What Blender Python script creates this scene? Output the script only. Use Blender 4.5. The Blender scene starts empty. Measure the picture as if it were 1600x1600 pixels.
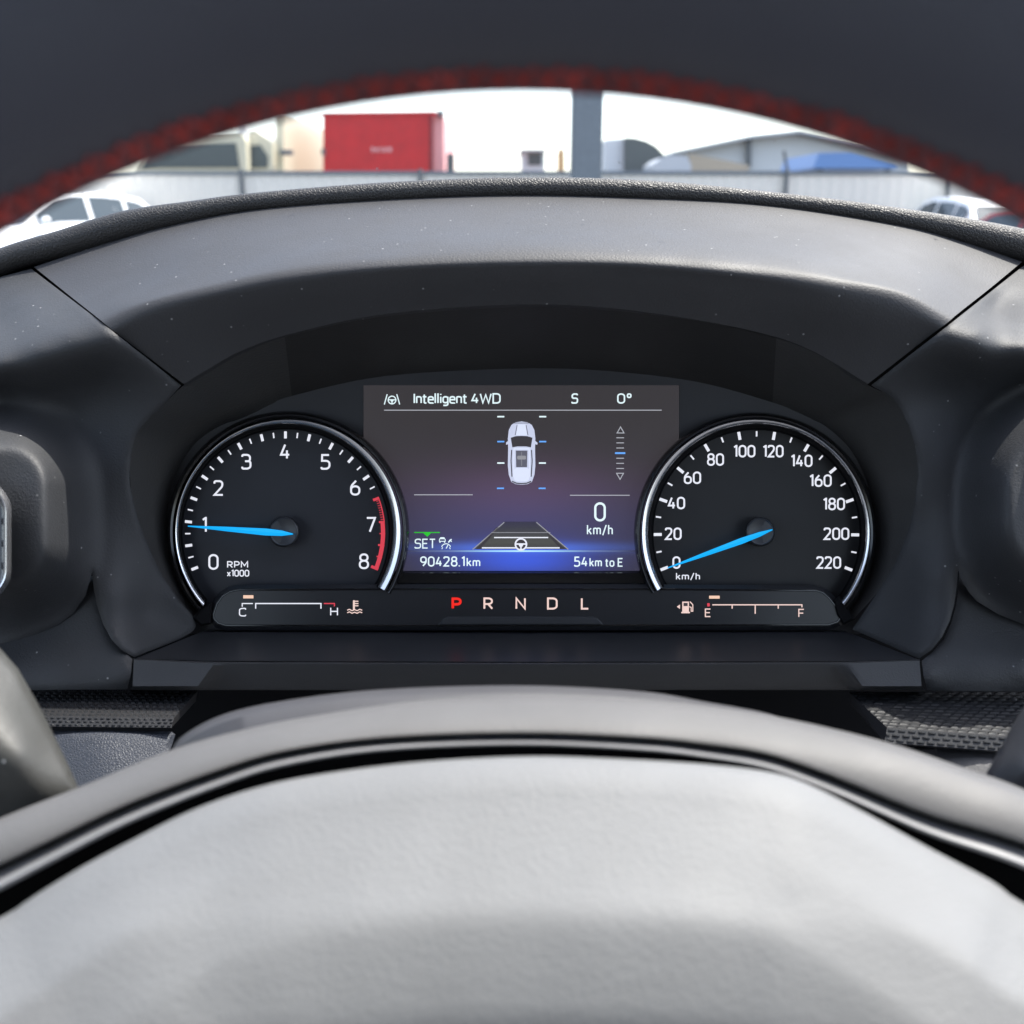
import bpy, bmesh, math, random
import numpy as np
from mathutils import Vector, Matrix
from mathutils.geometry import delaunay_2d_cdt
random.seed(7)
scene = bpy.context.scene
C = scene.collection
R = math.radians

# ------------------------------------------------------------------ camera, sky, sun, exposure
PITCH = R(16.7)
F = 1570.0                       # focal length in photo pixels (photo 1600 wide)
CAM = Vector((0, 0, 1.40))
FWD = Vector((0, math.cos(PITCH), -math.sin(PITCH)))
UPV = Vector((0, math.sin(PITCH), math.cos(PITCH)))
RGT = Vector((1, 0, 0))
cam = bpy.data.cameras.new('camera')
cam.sensor_width = 36
cam.sensor_fit = 'HORIZONTAL'
cam.lens = 36 * F / 1600
cam.clip_start = 0.01
cam.clip_end = 3000
cam.dof.use_dof = True
cam.dof.focus_distance = 0.566
cam.dof.aperture_fstop = 9.5
camo = bpy.data.objects.new('camera', cam)
camo.location = CAM
camo.rotation_euler = (R(90) - PITCH, 0, 0)
C.objects.link(camo)
scene.camera = camo

EXPO = 2.35
scene.view_settings.view_transform = 'Standard'
scene.view_settings.look = 'None'
scene.view_settings.gamma = 1
scene.view_settings.exposure = EXPO
scene.view_settings.use_curve_mapping = False

SUN = Vector((0.40, 0.22, 0.89)).normalized()      # towards the sun
world = bpy.data.worlds.new('World')
scene.world = world
world.use_nodes = True
wn = world.node_tree
sky = wn.nodes.new('ShaderNodeTexSky')
sky.sky_type = 'NISHITA'
sky.sun_disc = False
sky.sun_elevation = math.asin(SUN.z)
sky.sun_rotation = math.atan2(SUN.x, SUN.y)
sky.air_density = 1.0
sky.dust_density = 2.0
sky.ozone_density = 1.0
bg = wn.nodes['Background']
bg.inputs['Strength'].default_value = 0.12
hz = wn.nodes.new('ShaderNodeHueSaturation')      # thin white cloud over the blue
hz.inputs['Saturation'].default_value = 0.68
wn.links.new(sky.outputs[0], hz.inputs['Color'])
wn.links.new(hz.outputs[0], bg.inputs['Color'])
sl = bpy.data.lights.new('sun', 'SUN')
sl.energy = 1.95
sl.angle = R(0.5)
sl.color = (1.0, 0.95, 0.87)
so = bpy.data.objects.new('sun', sl)
so.location = (0, 0, 20)
so.rotation_euler = (-SUN).to_track_quat('-Z', 'Y').to_euler()
C.objects.link(so)

# ------------------------------------------------------------------ helpers
def W(px, py, d):
    "photo pixel at camera depth d (m) -> world"
    return CAM + FWD * d + RGT * ((px - 800) / F * d) + UPV * ((800 - py) / F * d)

def G(px, py, Y):
    "photo pixel -> world point on the upright plane y = Y"
    v = FWD + RGT * ((px - 800) / F) + UPV * ((800 - py) / F)
    return CAM + v * (Y / v.y)

def linked(name, data, parent=None):
    o = bpy.data.objects.new(name, data)
    C.objects.link(o)
    if parent is not None:
        o.parent = parent
    return o

def origin_of(o):
    p = Vector((0, 0, 0))
    while o is not None:
        p = p + o.location
        o = o.parent
    return p

def thing(name, label, cat, loc, group=None):
    o = linked(name, None)
    o.empty_display_size = 0.05
    o.location = loc
    o['label'] = label
    o['category'] = cat
    if group:
        o['group'] = group
    return o

def tag(o, label, cat, group=None):
    o['label'] = label
    o['category'] = cat
    if group:
        o['group'] = group
    return o

class MB:
    "collects faces in world coordinates"
    def __init__(s):
        s.v = []
        s.f = []
        s.uv = {}
    def add(s, verts, faces):
        n = len(s.v)
        s.v += [Vector(p) for p in verts]
        s.f += [tuple(i + n for i in f) for f in faces]
        return n
    def grid(s, rows, close_u=False, close_v=False):
        nr = len(rows)
        nc = len(rows[0])
        flat = [p for r in rows for p in r]
        fs = []
        for i in range(nr if close_v else nr - 1):
            for j in range(nc if close_u else nc - 1):
                a = i * nc + j
                b = i * nc + (j + 1) % nc
                c = ((i + 1) % nr) * nc + (j + 1) % nc
                e = ((i + 1) % nr) * nc + j
                fs.append((a, b, c, e))
        return s.add(flat, fs)
    def box(s, x0, x1, y0, y1, z0, z1, M=None):
        vs = [Vector((x, y, z)) for x in (x0, x1) for y in (y0, y1) for z in (z0, z1)]
        if M is not None:
            vs = [M @ p for p in vs]
        s.add(vs, [(0, 1, 3, 2), (4, 6, 7, 5), (0, 4, 5, 1), (2, 3, 7, 6), (0, 2, 6, 4), (1, 5, 7, 3)])
    def tube(s, pts, r, n=12, cap=True):
        pts = [Vector(p) for p in pts]
        rows = []
        up = Vector((0.03, 0.1, 1)).normalized()
        for i, p in enumerate(pts):
            t = (pts[min(i + 1, len(pts) - 1)] - pts[max(i - 1, 0)]).normalized()
            a = t.cross(up).normalized()
            b = a.cross(t).normalized()
            rr = r[i] if isinstance(r, (list, tuple)) else r
            rows.append([p + a * math.cos(2 * math.pi * k / n) * rr + b * math.sin(2 * math.pi * k / n) * rr for k in range(n)])
        st = s.grid(rows, close_u=True)
        if cap:
            s.f.append(tuple(range(st, st + n))[::-1])
            e = st + (len(pts) - 1) * n
            s.f.append(tuple(range(e, e + n)))
    def cyl(s, a, b, r, n=20):
        s.tube([a, b], r, n)
    def build(s, name, mat, parent=None, smooth=True, angle=35, uvs=None, loc=None):
        me = bpy.data.meshes.new(name)
        base = origin_of(parent) if parent is not None else (Vector(loc) if loc is not None else Vector((0, 0, 0)))
        me.from_pydata([tuple(p - base) for p in s.v], [], s.f)
        me.validate()
        bm = bmesh.new()
        bm.from_mesh(me)
        bmesh.ops.recalc_face_normals(bm, faces=bm.faces)
        bm.to_mesh(me)
        bm.free()
        if smooth:
            me.polygons.foreach_set('use_smooth', [True] * len(me.polygons))
            me.set_sharp_from_angle(angle=R(angle))
        me.materials.append(mat)
        if uvs is not None:
            ul = me.uv_layers.new(name='UVMap')
            for l in me.loops:
                ul.data[l.index].uv = uvs[l.vertex_index]
        o = linked(name, me, parent)
        if parent is None:
            o.location = base
        return o

def crom(pts, n):
    "Catmull-Rom through tuples, resampled to n points by arc length"
    P = [np.array(p, float) for p in pts]
    if len(P) == 2:
        return [P[0] + (P[1] - P[0]) * t for t in np.linspace(0, 1, n)]
    Q = [2 * P[0] - P[1]] + P + [2 * P[-1] - P[-2]]
    fine = []
    for i in range(1, len(Q) - 2):
        p0, p1, p2, p3 = Q[i - 1], Q[i], Q[i + 1], Q[i + 2]
        for t in np.linspace(0, 1, 16, endpoint=False):
            fine.append(0.5 * ((2 * p1) + (-p0 + p2) * t + (2 * p0 - 5 * p1 + 4 * p2 - p3) * t * t + (-p0 + 3 * p1 - 3 * p2 + p3) * t ** 3))
    fine.append(P[-1])
    A = np.array(fine)
    seg = np.linalg.norm(np.diff(A[:, :2], axis=0), axis=1)
    L = np.concatenate([[0], np.cumsum(seg)])
    tt = np.linspace(0, L[-1], n)
    return [np.array([np.interp(t, L, A[:, k]) for k in range(A.shape[1])]) for t in tt]

def loft(mb, rows, n, sub):
    "rows of (px,py,d) control curves -> smooth sheet; sub = cross rows per span"
    cur = [crom(r, n) for r in rows]
    cols = []
    for j in range(n):
        cols.append(crom_param([c[j] for c in cur], sub))
    grid = [[W(*cols[j][i]) for j in range(n)] for i in range(len(cols[0]))]
    mb.grid(grid)
    return grid

def crom_param(P, sub):
    P = [np.array(p, float) for p in P]
    if len(P) == 2:
        return [P[0] + (P[1] - P[0]) * t for t in np.linspace(0, 1, sub + 1)]
    Q = [2 * P[0] - P[1]] + P + [2 * P[-1] - P[-2]]
    out = []
    for i in range(1, len(Q) - 2):
        p0, p1, p2, p3 = Q[i - 1], Q[i], Q[i + 1], Q[i + 2]
        for t in np.linspace(0, 1, sub, endpoint=False):
            out.append(0.5 * ((2 * p1) + (-p0 + p2) * t + (2 * p0 - 5 * p1 + 4 * p2 - p3) * t * t + (-p0 + 3 * p1 - 3 * p2 + p3) * t ** 3))
    out.append(P[-1])
    return out

class TPS:
    "thin-plate depth field through (px,py,d) control points"
    def __init__(s, pts, lam=0.0):
        A = np.array(pts, float)
        s.x = A[:, :2] / 100.0
        n = len(A)
        K = s.k(np.linalg.norm(s.x[:, None] - s.x[None], axis=2)) + lam * np.eye(n)
        Pm = np.hstack([np.ones((n, 1)), s.x])
        M = np.vstack([np.hstack([K, Pm]), np.hstack([Pm.T, np.zeros((3, 3))])])
        s.w = np.linalg.solve(M, np.concatenate([A[:, 2], np.zeros(3)]))
    @staticmethod
    def k(r):
        return np.where(r > 1e-9, r * r * np.log(np.maximum(r, 1e-9)), 0)
    def __call__(s, x, y):
        q = np.array([x, y]) / 100.0
        r = np.linalg.norm(s.x - q, axis=1)
        return float(s.k(r) @ s.w[:-3] + s.w[-3] + s.w[-2:] @ q)

def inside(p, poly):
    x, y = p
    c = False
    n = len(poly)
    for i in range(n):
        x1, y1 = poly[i]
        x2, y2 = poly[(i + 1) % n]
        if (y1 > y) != (y2 > y) and x < (x2 - x1) * (y - y1) / (y2 - y1) + x1:
            c = not c
    return c

def densify(poly, step):
    out = []
    n = len(poly)
    for i in range(n):
        a = np.array(poly[i], float)
        b = np.array(poly[(i + 1) % n], float)
        k = max(1, int(np.linalg.norm(b - a) / step))
        for t in range(k):
            out.append(tuple(a + (b - a) * t / k))
    return out

def patch(mb, poly, dfun, step=8, skirt=0.0, edge=0.0):
    "fills a traced outline with a fine mesh lying on a depth field; skirt gives it thickness; edge rounds its border back"
    B = densify(poly, step)
    pts = [Vector(p) for p in B]
    nb = len(B)
    xs = [p[0] for p in B]
    ys = [p[1] for p in B]
    BA = np.array(B)
    y = min(ys)
    row = 0
    while y < max(ys):
        x = min(xs) + (step / 2 if row % 2 else 0)
        while x < max(xs):
            if inside((x, y), B) and np.min(np.abs(BA - (x, y)).max(axis=1)) > step * 0.45:
                pts.append(Vector((x, y)))
            x += step
        y += step * 0.87
        row += 1
    vo, eo, fo, _, _, _ = delaunay_2d_cdt(pts, [(i, (i + 1) % nb) for i in range(nb)], [], 1, 1e-4)
    vs = []
    for p in vo:
        d = dfun(p.x, p.y)
        if edge:
            e = np.min(np.linalg.norm(BA - (p.x, p.y), axis=1))
            if e < 9:
                d += edge * (1 - e / 9) ** 2
        vs.append(W(p.x, p.y, d))
    n0 = mb.add(vs, [tuple(f) for f in fo])
    if skirt:
        cnt = {}
        for f in fo:
            for a, b in zip(f, list(f[1:]) + [f[0]]):
                k = (min(a, b), max(a, b))
                cnt[k] = cnt.get(k, 0) + 1
        for (a, b), c in cnt.items():
            if c == 1:
                pa, pb = vo[a], vo[b]
                q = [vs[a], vs[b], W(pb.x, pb.y, dfun(pb.x, pb.y) + skirt), W(pa.x, pa.y, dfun(pa.x, pa.y) + skirt)]
                mb.add(q, [(0, 1, 2, 3)])

def offset_poly(poly, o):
    n = len(poly)
    area = sum(poly[i][0] * poly[(i + 1) % n][1] - poly[(i + 1) % n][0] * poly[i][1] for i in range(n))
    sg = 1 if area > 0 else -1
    out = []
    for i in range(n):
        p0 = np.array(poly[i - 1], float)
        p1 = np.array(poly[i], float)
        p2 = np.array(poly[(i + 1) % n], float)
        a = p1 - p0
        b = p2 - p1
        a /= np.linalg.norm(a) + 1e-9
        b /= np.linalg.norm(b) + 1e-9
        na = np.array([-a[1], a[0]]) * sg
        nb_ = np.array([-b[1], b[0]]) * sg
        m = na + nb_
        L = np.linalg.norm(m)
        m = m / (L + 1e-9)
        out.append(tuple(p1 + m * o / max(0.4, float(m @ na))))
    return out

def slab(mb, poly, df, db, ch=0, chd=0.0):
    "traced outline as a solid plate: front at depth df, back at db, chamfer of ch pixels"
    n = len(poly)
    front = offset_poly(poly, ch) if ch else poly
    rows = [[W(x, y, df) for x, y in front]]
    if ch:
        rows.append([W(x, y, df + chd) for x, y in poly])
    rows.append([W(x, y, db) for x, y in poly])
    st = mb.grid(rows, close_u=True)
    mb.f.append(tuple(range(st, st + n)))
    e = st + (len(rows) - 1) * n
    mb.f.append(tuple(range(e, e + n))[::-1])

def rrect(x0, y0, x1, y1, r, n=5):
    out = []
    for cx, cy, a0 in ((x1 - r, y0 + r, -90), (x1 - r, y1 - r, 0), (x0 + r, y1 - r, 90), (x0 + r, y0 + r, 180)):
        for k in range(n + 1):
            a = R(a0 + 90 * k / n)
            out.append((cx + r * math.cos(a), cy + r * math.sin(a)))
    return out

# ------------------------------------------------------------------ materials
def nt(name):
    m = bpy.data.materials.new(name)
    m.use_nodes = True
    t = m.node_tree
    b = t.nodes['Principled BSDF']
    return m, t, b

def ramp(t, fac, stops):
    r = t.nodes.new('ShaderNodeValToRGB')
    els = r.color_ramp.elements
    while len(els) < len(stops):
        els.new(0.5)
    for e, (p, c) in zip(els, stops):
        e.position = p
        e.color = (*c, 1) if len(c) == 3 else c
    t.links.new(fac, r.inputs[0])
    return r.outputs[0]

def coords(t):
    return t.nodes.new('ShaderNodeTexCoord').outputs['Object']

def noise(t, vec, scale, detail=3, rough=0.5):
    n = t.nodes.new('ShaderNodeTexNoise')
    n.inputs['Scale'].default_value = scale
    n.inputs['Detail'].default_value = detail
    n.inputs['Roughness'].default_value = rough
    t.links.new(vec, n.inputs['Vector'])
    return n.outputs['Fac']

def voro(t, vec, scale, feature='F1', out='Distance'):
    n = t.nodes.new('ShaderNodeTexVoronoi')
    n.feature = feature
    n.inputs['Scale'].default_value = scale
    t.links.new(vec, n.inputs['Vector'])
    return n.outputs[out]

def bump(t, b, height, strength, dist):
    n = t.nodes.new('ShaderNodeBump')
    n.inputs['Strength'].default_value = strength
    n.inputs['Distance'].default_value = dist
    t.links.new(height, n.inputs['Height'])
    t.links.new(n.outputs[0], b.inputs['Normal'])
    return n

def mixc(t, fac, a, b):
    n = t.nodes.new('ShaderNodeMix')
    n.data_type = 'RGBA'
    for sock, v in ((n.inputs[6], a), (n.inputs[7], b)):
        if isinstance(v, tuple):
            sock.default_value = (*v, 1)
        else:
            t.links.new(v, sock)
    t.links.new(fac, n.inputs[0])
    return n.outputs[2]

def mat_plain(name, col, rough=0.5, metal=0.0, spec=0.5, var=0.08, vscale=30):
    m, t, b = nt(name)
    c = coords(t)
    n = noise(t, c, vscale, 4)
    lo = tuple(x * (1 - var) for x in col)
    hi = tuple(min(1, x * (1 + var)) for x in col)
    t.links.new(ramp(t, n, [(0.3, lo), (0.7, hi)]), b.inputs['Base Color'])
    b.inputs['Roughness'].default_value = rough
    b.inputs['Metallic'].default_value = metal
    b.inputs['Specular IOR Level'].default_value = spec
    return m

def mat_grain(name, col, rough=0.5, spec=0.5, gscale=900, gstr=0.35, gdist=0.0003, dust=0.0, leather=False):
    "moulded plastic or leather: fine grain relief, faint wear, a few dust specks"
    m, t, b = nt(name)
    c = coords(t)
    big = noise(t, c, 9, 5, 0.6)
    colr = ramp(t, big, [(0.3, tuple(x * 0.88 for x in col)), (0.7, tuple(x * 1.12 for x in col))])
    if dust:
        v = voro(t, c, 150)
        sp = ramp(t, v, [(0.0, (1, 1, 1)), (0.05, (1, 1, 1)), (0.10, (0, 0, 0))])
        keep = noise(t, c, 45, 1)
        kk = ramp(t, keep, [(0.52, (0, 0, 0)), (0.60, (1, 1, 1))])
        mul = t.nodes.new('ShaderNodeMath')
        mul.operation = 'MULTIPLY'
        t.links.new(sp, mul.inputs[0])
        t.links.new(kk, mul.inputs[1])
        m2 = t.nodes.new('ShaderNodeMath')
        m2.operation = 'MULTIPLY'
        t.links.new(mul.outputs[0], m2.inputs[0])
        m2.inputs[1].default_value = dust
        colr = mixc(t, m2.outputs[0], colr, (0.42, 0.42, 0.42))
    t.links.new(colr, b.inputs['Base Color'])
    rr = ramp(t, noise(t, c, 25, 4), [(0.3, (rough - 0.05,) * 3), (0.7, (rough + 0.06,) * 3)])
    t.links.new(rr, b.inputs['Roughness'])
    b.inputs['Specular IOR Level'].default_value = spec
    if leather:
        h1 = voro(t, c, gscale, 'DISTANCE_TO_EDGE')
        h = ramp(t, h1, [(0.0, (0, 0, 0)), (0.25, (1, 1, 1))])
    else:
        h = noise(t, c, gscale, 2, 0.6)
    bump(t, b, h, gstr, gdist)
    return m

K = 2 ** (-EXPO)          # lamps and lit print: divide by the exposure so they show at their own colour
def mat_lit(name, col, k=1.0, base=0.3):
    m, t, b = nt(name)
    b.inputs['Base Color'].default_value = (*[min(1, x * base) for x in col], 1)
    b.inputs['Roughness'].default_value = 0.5
    b.inputs['Emission Color'].default_value = (*col, 1)
    b.inputs['Emission Strength'].default_value = k * K
    return m

M = {}
M['hood'] = mat_grain('hood_plastic', (0.031, 0.031, 0.034), 0.55, 0.38, 900, 0.5, 0.0004, dust=0.5)
M['panel'] = mat_grain('panel_plastic', (0.026, 0.027, 0.030), 0.60, 0.35, 900, 0.6, 0.0004, dust=0.5)
M['wall'] = mat_grain('recess_plastic', (0.036, 0.035, 0.035), 0.5, 0.5, 700, 0.6, 0.0004)
M['shelf'] = mat_grain('shelf_plastic', (0.018, 0.019, 0.022), 0.34, 0.45, 700, 0.05, 0.0001)
M['lip'] = mat_grain('lip_plastic', (0.030, 0.031, 0.034), 0.52, 0.4, 1100, 0.35, 0.0003)
M['core'] = mat_plain('near_black', (0.006, 0.006, 0.007), 0.9, spec=0.1)
M['piping'] = mat_grain('piping_leather', (0.019, 0.018, 0.018), 0.52, 0.45, 520, 0.45, 0.0005, leather=True)
M['dashleather'] = mat_grain('dash_leather', (0.030, 0.034, 0.045), 0.55, 0.4, 760, 0.5, 0.0004, leather=True)
M['rim'] = mat_grain('rim_leather', (0.054, 0.055, 0.070), 0.55, 0.4, 600, 0.3, 0.0004, leather=True)
M['pad'] = mat_grain('airbag_cover', (0.140, 0.143, 0.147), 0.6, 0.33, 800, 0.55, 0.0005)  # glare on the black cover is put into this grey base colour
M['band'] = mat_grain('wheel_shell', (0.088, 0.086, 0.086), 0.58, 0.35, 800, 0.35, 0.0004)
M['shroud'] = mat_grain('column_shroud', (0.036, 0.035, 0.038), 0.5, 0.5, 900, 0.4, 0.0004)
M['strip'] = mat_plain('satin_strip', (0.30, 0.30, 0.31), 0.35, 0.4)
M['gloss'] = mat_plain('gloss_black', (0.006, 0.006, 0.007), 0.12)
M['chrome'] = mat_plain('chrome', (0.62, 0.62, 0.64), 0.22, 0.92)
M['dial'] = mat_plain('dial_face', (0.018, 0.019, 0.024), 0.5, spec=0.35)
M['dial2'] = mat_plain('dial_face_dark', (0.014, 0.014, 0.015), 0.5, spec=0.35)
M['mask'] = mat_plain('face_mask', (0.022, 0.022, 0.025), 0.45, spec=0.4)
M['bar'] = mat_plain('indicator_bar_black', (0.010, 0.011, 0.014), 0.35)
M['cap'] = mat_plain('needle_cap', (0.022, 0.024, 0.028), 0.4)
M['weave'] = mat_plain('woven_trim', (0.009, 0.010, 0.012), 0.55, spec=.3)
M['weave_gap'] = mat_plain('woven_trim_ground', (0.010, 0.010, 0.012), 0.6)
M['stalk'] = mat_grain('stalk_plastic', (0.042, 0.042, 0.039), 0.5, 0.4, 500, 0.3, 0.0005, dust=1.0)
M['stalk2'] = mat_grain('stalk_plastic_dark', (0.030, 0.030, 0.033), 0.5, 0.5, 700, 0.3, 0.0005)
M['thread'] = mat_plain('red_thread', (0.29, 0.045, 0.04), 0.75, spec=0.2, var=0.4, vscale=120)
M['white'] = mat_lit('lit_white', (0.74, 0.75, 0.82))
M['text'] = mat_lit('lit_screen_text', (0.72, 0.86, 0.88))
M['grey'] = mat_lit('lit_grey', (0.26, 0.26, 0.28))
M['dim'] = mat_lit('lit_dim', (0.36, 0.37, 0.40))
M['blue'] = mat_lit('lit_blue', (0.12, 0.36, 0.86))
M['needle'] = mat_lit('lit_needle', (0.004, 0.40, 0.90))
M['red'] = mat_lit('lit_red', (0.62, 0.045, 0.07))
M['pred'] = mat_lit('lit_gear_red', (0.80, 0.015, 0.006))
M['warm'] = mat_lit('lit_warm_white', (0.78, 0.56, 0.50))
M['amber'] = mat_lit('lit_amber', (0.80, 0.52, 0.38))
M['green'] = mat_lit('lit_green', (0.02, 0.50, 0.02))
M['carw'] = mat_lit('lit_car_white', (0.52, 0.55, 0.70))
M['carl'] = mat_lit('lit_car_light', (0.64, 0.68, 0.82))
M['card'] = mat_lit('lit_car_dark', (0.035, 0.03, 0.035))
M['carg'] = mat_lit('lit_car_glass', (0.10, 0.10, 0.13))

# ------------------------------------------------------------------ lettering: a stroke alphabet, cap height 1
def O(x0, y0, x1, y1, r):
    return ([(x0, y0, r), (x1, y0, r), (x1, y1, r), (x0, y1, r)], True)
def S(*p):
    return (list(p), False)
GL = {
 '0': (0.52, [O(0, 0, .52, 1, .26)]),
 '1': (0.22, [S((0, .86), (.18, 1), (.20, 1), (.20, 0))]),
 '2': (0.48, [S((0, .82), (0, 1, .22), (.46, 1, .22), (.46, .62, .12), (0, 0.0), (.49, 0))]),
 '3': (0.48, [S((.0, .86), (0, 1, .18), (.45, 1, .2), (.45, .54, .18), (.16, .54)), S((.2, .54), (.48, .54, .2), (.48, 0, .22), (0, 0, .18), (0, .14))]),
 '4': (0.50, [S((.25, 1), (0, .27), (.50, .27)), S((.36, .58), (.36, 0))]),
 '5': (0.48, [S((.44, 1), (.04, 1), (.03, .58), (.47, .58, .22), (.47, 0, .24), (0, 0, .18), (0, .13))]),
 '6': (0.50, [O(0, 0, .50, .6, .23), S((0, .32), (0, .62, .2), (.30, 1))]),
 '7': (0.47, [S((0, 1), (.47, 1), (.17, 0))]),
 '8': (0.50, [O(.03, .54, .47, 1, .2), O(0, 0, .50, .54, .23)]),
 '9': (0.50, [O(0, .4, .50, 1, .23), S((.50, .68), (.50, .38, .2), (.20, 0))]),
 '.': (0.02, [S((0, .06), (0, -.06))]),
 '/': (0.34, [S((0, -.12), (.34, 1.05))]),
 'o': (0.42, [O(0, 0, .42, .68, .2)]),
 '~': (0.26, [O(0, .62, .26, 1.0, .12)]),
 'x': (0.40, [S((0, 0), (.40, .68)), S((0, .68), (.40, 0))]),
 'k': (0.38, [S((0, 0), (0, 1.05)), S((.36, .68), (.04, .33)), S((.13, .42), (.38, 0))]),
 'm': (0.66, [S((0, 0), (0, .68)), S((0, .5), (0, .68, .15), (.33, .68, .15), (.33, 0)), S((.33, .5), (.33, .68, .15), (.66, .68, .15), (.66, 0))]),
 'n': (0.36, [S((0, 0), (0, .68)), S((0, .5), (0, .68, .16), (.36, .68, .16), (.36, 0))]),
 'h': (0.36, [S((0, 0), (0, 1.05)), S((0, .5), (0, .68, .16), (.36, .68, .16), (.36, 0))]),
 't': (0.24, [S((.08, .92), (.08, 0, .1), (.25, 0)), S((-.05, .68), (.25, .68))]),
 'e': (0.38, [S((0, .36), (.38, .36), (.38, .68, .18), (0, .68, .18), (0, 0, .18), (.36, 0), (.36, .04))]),
 'l': (0.05, [S((0, 1.05), (0, 0))]),
 'i': (0.02, [S((0, .68), (0, 0)), S((0, 1.0), (0, .88))]),
 'g': (0.38, [O(0, .03, .38, .68, .18), S((.38, .68), (.38, -.26, .16), (.02, -.26))]),
 'I': (0.02, [S((0, 0), (0, 1))]),
 'W': (0.86, [S((0, 1), (.20, 0), (.43, .9), (.66, 0), (.86, 1))]),
 'D': (0.54, [S((0, 0), (0, 1), (.54, 1, .3), (.54, 0, .3), (0, 0), (0, .02))]),
 'S': (0.48, [S((.46, .86), (.46, 1, .16), (.02, 1, .2), (.02, .53, .16), (.48, .53, .16), (.48, 0, .2), (0, 0, .16), (0, .13))]),
 'E': (0.42, [S((.43, 1), (0, 1), (0, 0), (.43, 0)), S((0, .52), (.38, .52))]),
 'F': (0.42, [S((.43, 1), (0, 1), (0, 0)), S((0, .50), (.38, .50))]),
 'T': (0.48, [S((0, 1), (.48, 1)), S((.24, 1), (.24, 0))]),
 'P': (0.48, [S((0, 0), (0, 1), (.48, 1, .24), (.48, .42, .24), (0, .42))]),
 'R': (0.50, [S((0, 0), (0, 1), (.48, 1, .24), (.48, .45, .24), (0, .45)), S((.24, .45), (.50, 0))]),
 'M': (0.66, [S((0, 0), (0, 1), (.33, .3), (.66, 1), (.66, 0))]),
 'N': (0.54, [S((0, 0), (0, 1), (.54, 0), (.54, 1))]),
 'L': (0.42, [S((0, 1), (0, 0), (.43, 0))]),
 'C': (0.50, [S((.50, .84), (.50, 1, .2), (0, 1, .26), (0, 0, .26), (.50, 0, .2), (.50, .16))]),
 'H': (0.54, [S((0, 0), (0, 1)), S((.54, 0), (.54, 1)), S((0, .52), (.54, .52))]),
}

def fillet(pts, closed):
    n = len(pts)
    out = []
    for i, p in enumerate(pts):
        r = p[2] if len(p) > 2 else 0
        q = np.array(p[:2], float)
        if r and (closed or 0 < i < n - 1):
            a = np.array(pts[i - 1][:2], float) - q
            b = np.array(pts[(i + 1) % n][:2], float) - q
            la, lb = np.linalg.norm(a), np.linalg.norm(b)
            rr = min(r, la * 0.499, lb * 0.499)
            pa, pb = q + a / la * rr, q + b / lb * rr
            for k in range(7):
                t = k / 6
                w = 0.55
                c1, c2 = pa + (q - pa) * w, pb + (q - pb) * w
                out.append((1 - t) ** 3 * pa + 3 * (1 - t) ** 2 * t * c1 + 3 * (1 - t) * t * t * c2 + t ** 3 * pb)
        else:
            out.append(q)
    return out

class Ink:
    "flat lit print: strokes and shapes in photo pixels on the cluster plane, each a hair in front of the last"
    def __init__(s, d):
        s.mb = MB()
        s.d = d
        s.k = 0
    def depth(s):
        s.k += 1
        return s.d - 0.000004 * s.k
    def stroke(s, pts, w, closed=False):
        P = [np.array(p, float) for p in pts]
        Q = [P[0]]
        for p in P[1:]:
            if np.linalg.norm(p - Q[-1]) > 1e-6:
                Q.append(p)
        P = Q
        n = len(P)
        d = s.depth()
        A, B = [], []
        for i in range(n):
            if closed:
                a, b = P[i] - P[i - 1], P[(i + 1) % n] - P[i]
            else:
                a = P[i] - P[i - 1] if i else P[1] - P[0]
                b = P[i + 1] - P[i] if i < n - 1 else P[-1] - P[-2]
            a = a / (np.linalg.norm(a) + 1e-9)
            b = b / (np.linalg.norm(b) + 1e-9)
            na = np.array([-a[1], a[0]])
            nb_ = np.array([-b[1], b[0]])
            m = na + nb_
            m = m / (np.linalg.norm(m) + 1e-9)
            L = w / 2 / max(0.45, float(m @ na))
            A.append(W(*(P[i] + m * L), d))
            B.append(W(*(P[i] - m * L), d))
        if closed:
            s.mb.grid([A, B], close_u=True)
        else:
            s.mb.grid([A, B])
    def shape(s, pts):
        d = s.depth()
        s.mb.add([W(x, y, d) for x, y in pts], [tuple(range(len(pts)))])
    def rect(s, x0, y0, x1, y1):
        s.shape([(x0, y0), (x1, y0), (x1, y1), (x0, y1)])
    def text(s, txt, x0, x1, base, cap, sw=0.14, gap=0.22, align=None):
        "text with its ink between x0 and x1, standing on pixel row base"
        pos = 0
        items = []
        for ch in txt:
            if ch == ' ':
                pos += 0.28
                continue
            w, st = GL[ch]
            items.append((pos, st))
            pos += w + gap
        total = pos - gap + sw
        sx = (x1 - x0) / total if x1 is not None else cap
        hh = cap * (1 - sw)
        for off, st in items:
            for pts, closed in st:
                pp = fillet(pts, closed)
                px = [(x0 + (off + q[0] + sw / 2) * sx, base - cap * sw / 2 - q[1] * hh) for q in pp]
                s.stroke(px, cap * sw, closed)
    def ctext(s, txt, cx, cy, cap, width, sw=0.14, gap=0.22):
        s.text(txt, cx - width / 2, cx + width / 2, cy + cap / 2, cap, sw, gap)
    def build(s, name, mat, parent):
        return s.mb.build(name, mat, parent, smooth=False)

# ================================================================== THE CAR'S INTERIOR
# ------------------------------------------------------------------ dashboard
dash = thing('dashboard', 'black moulded dashboard with padded leather edge around the instrument cluster', 'dashboard', W(815, 1078, 0.53))

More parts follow.
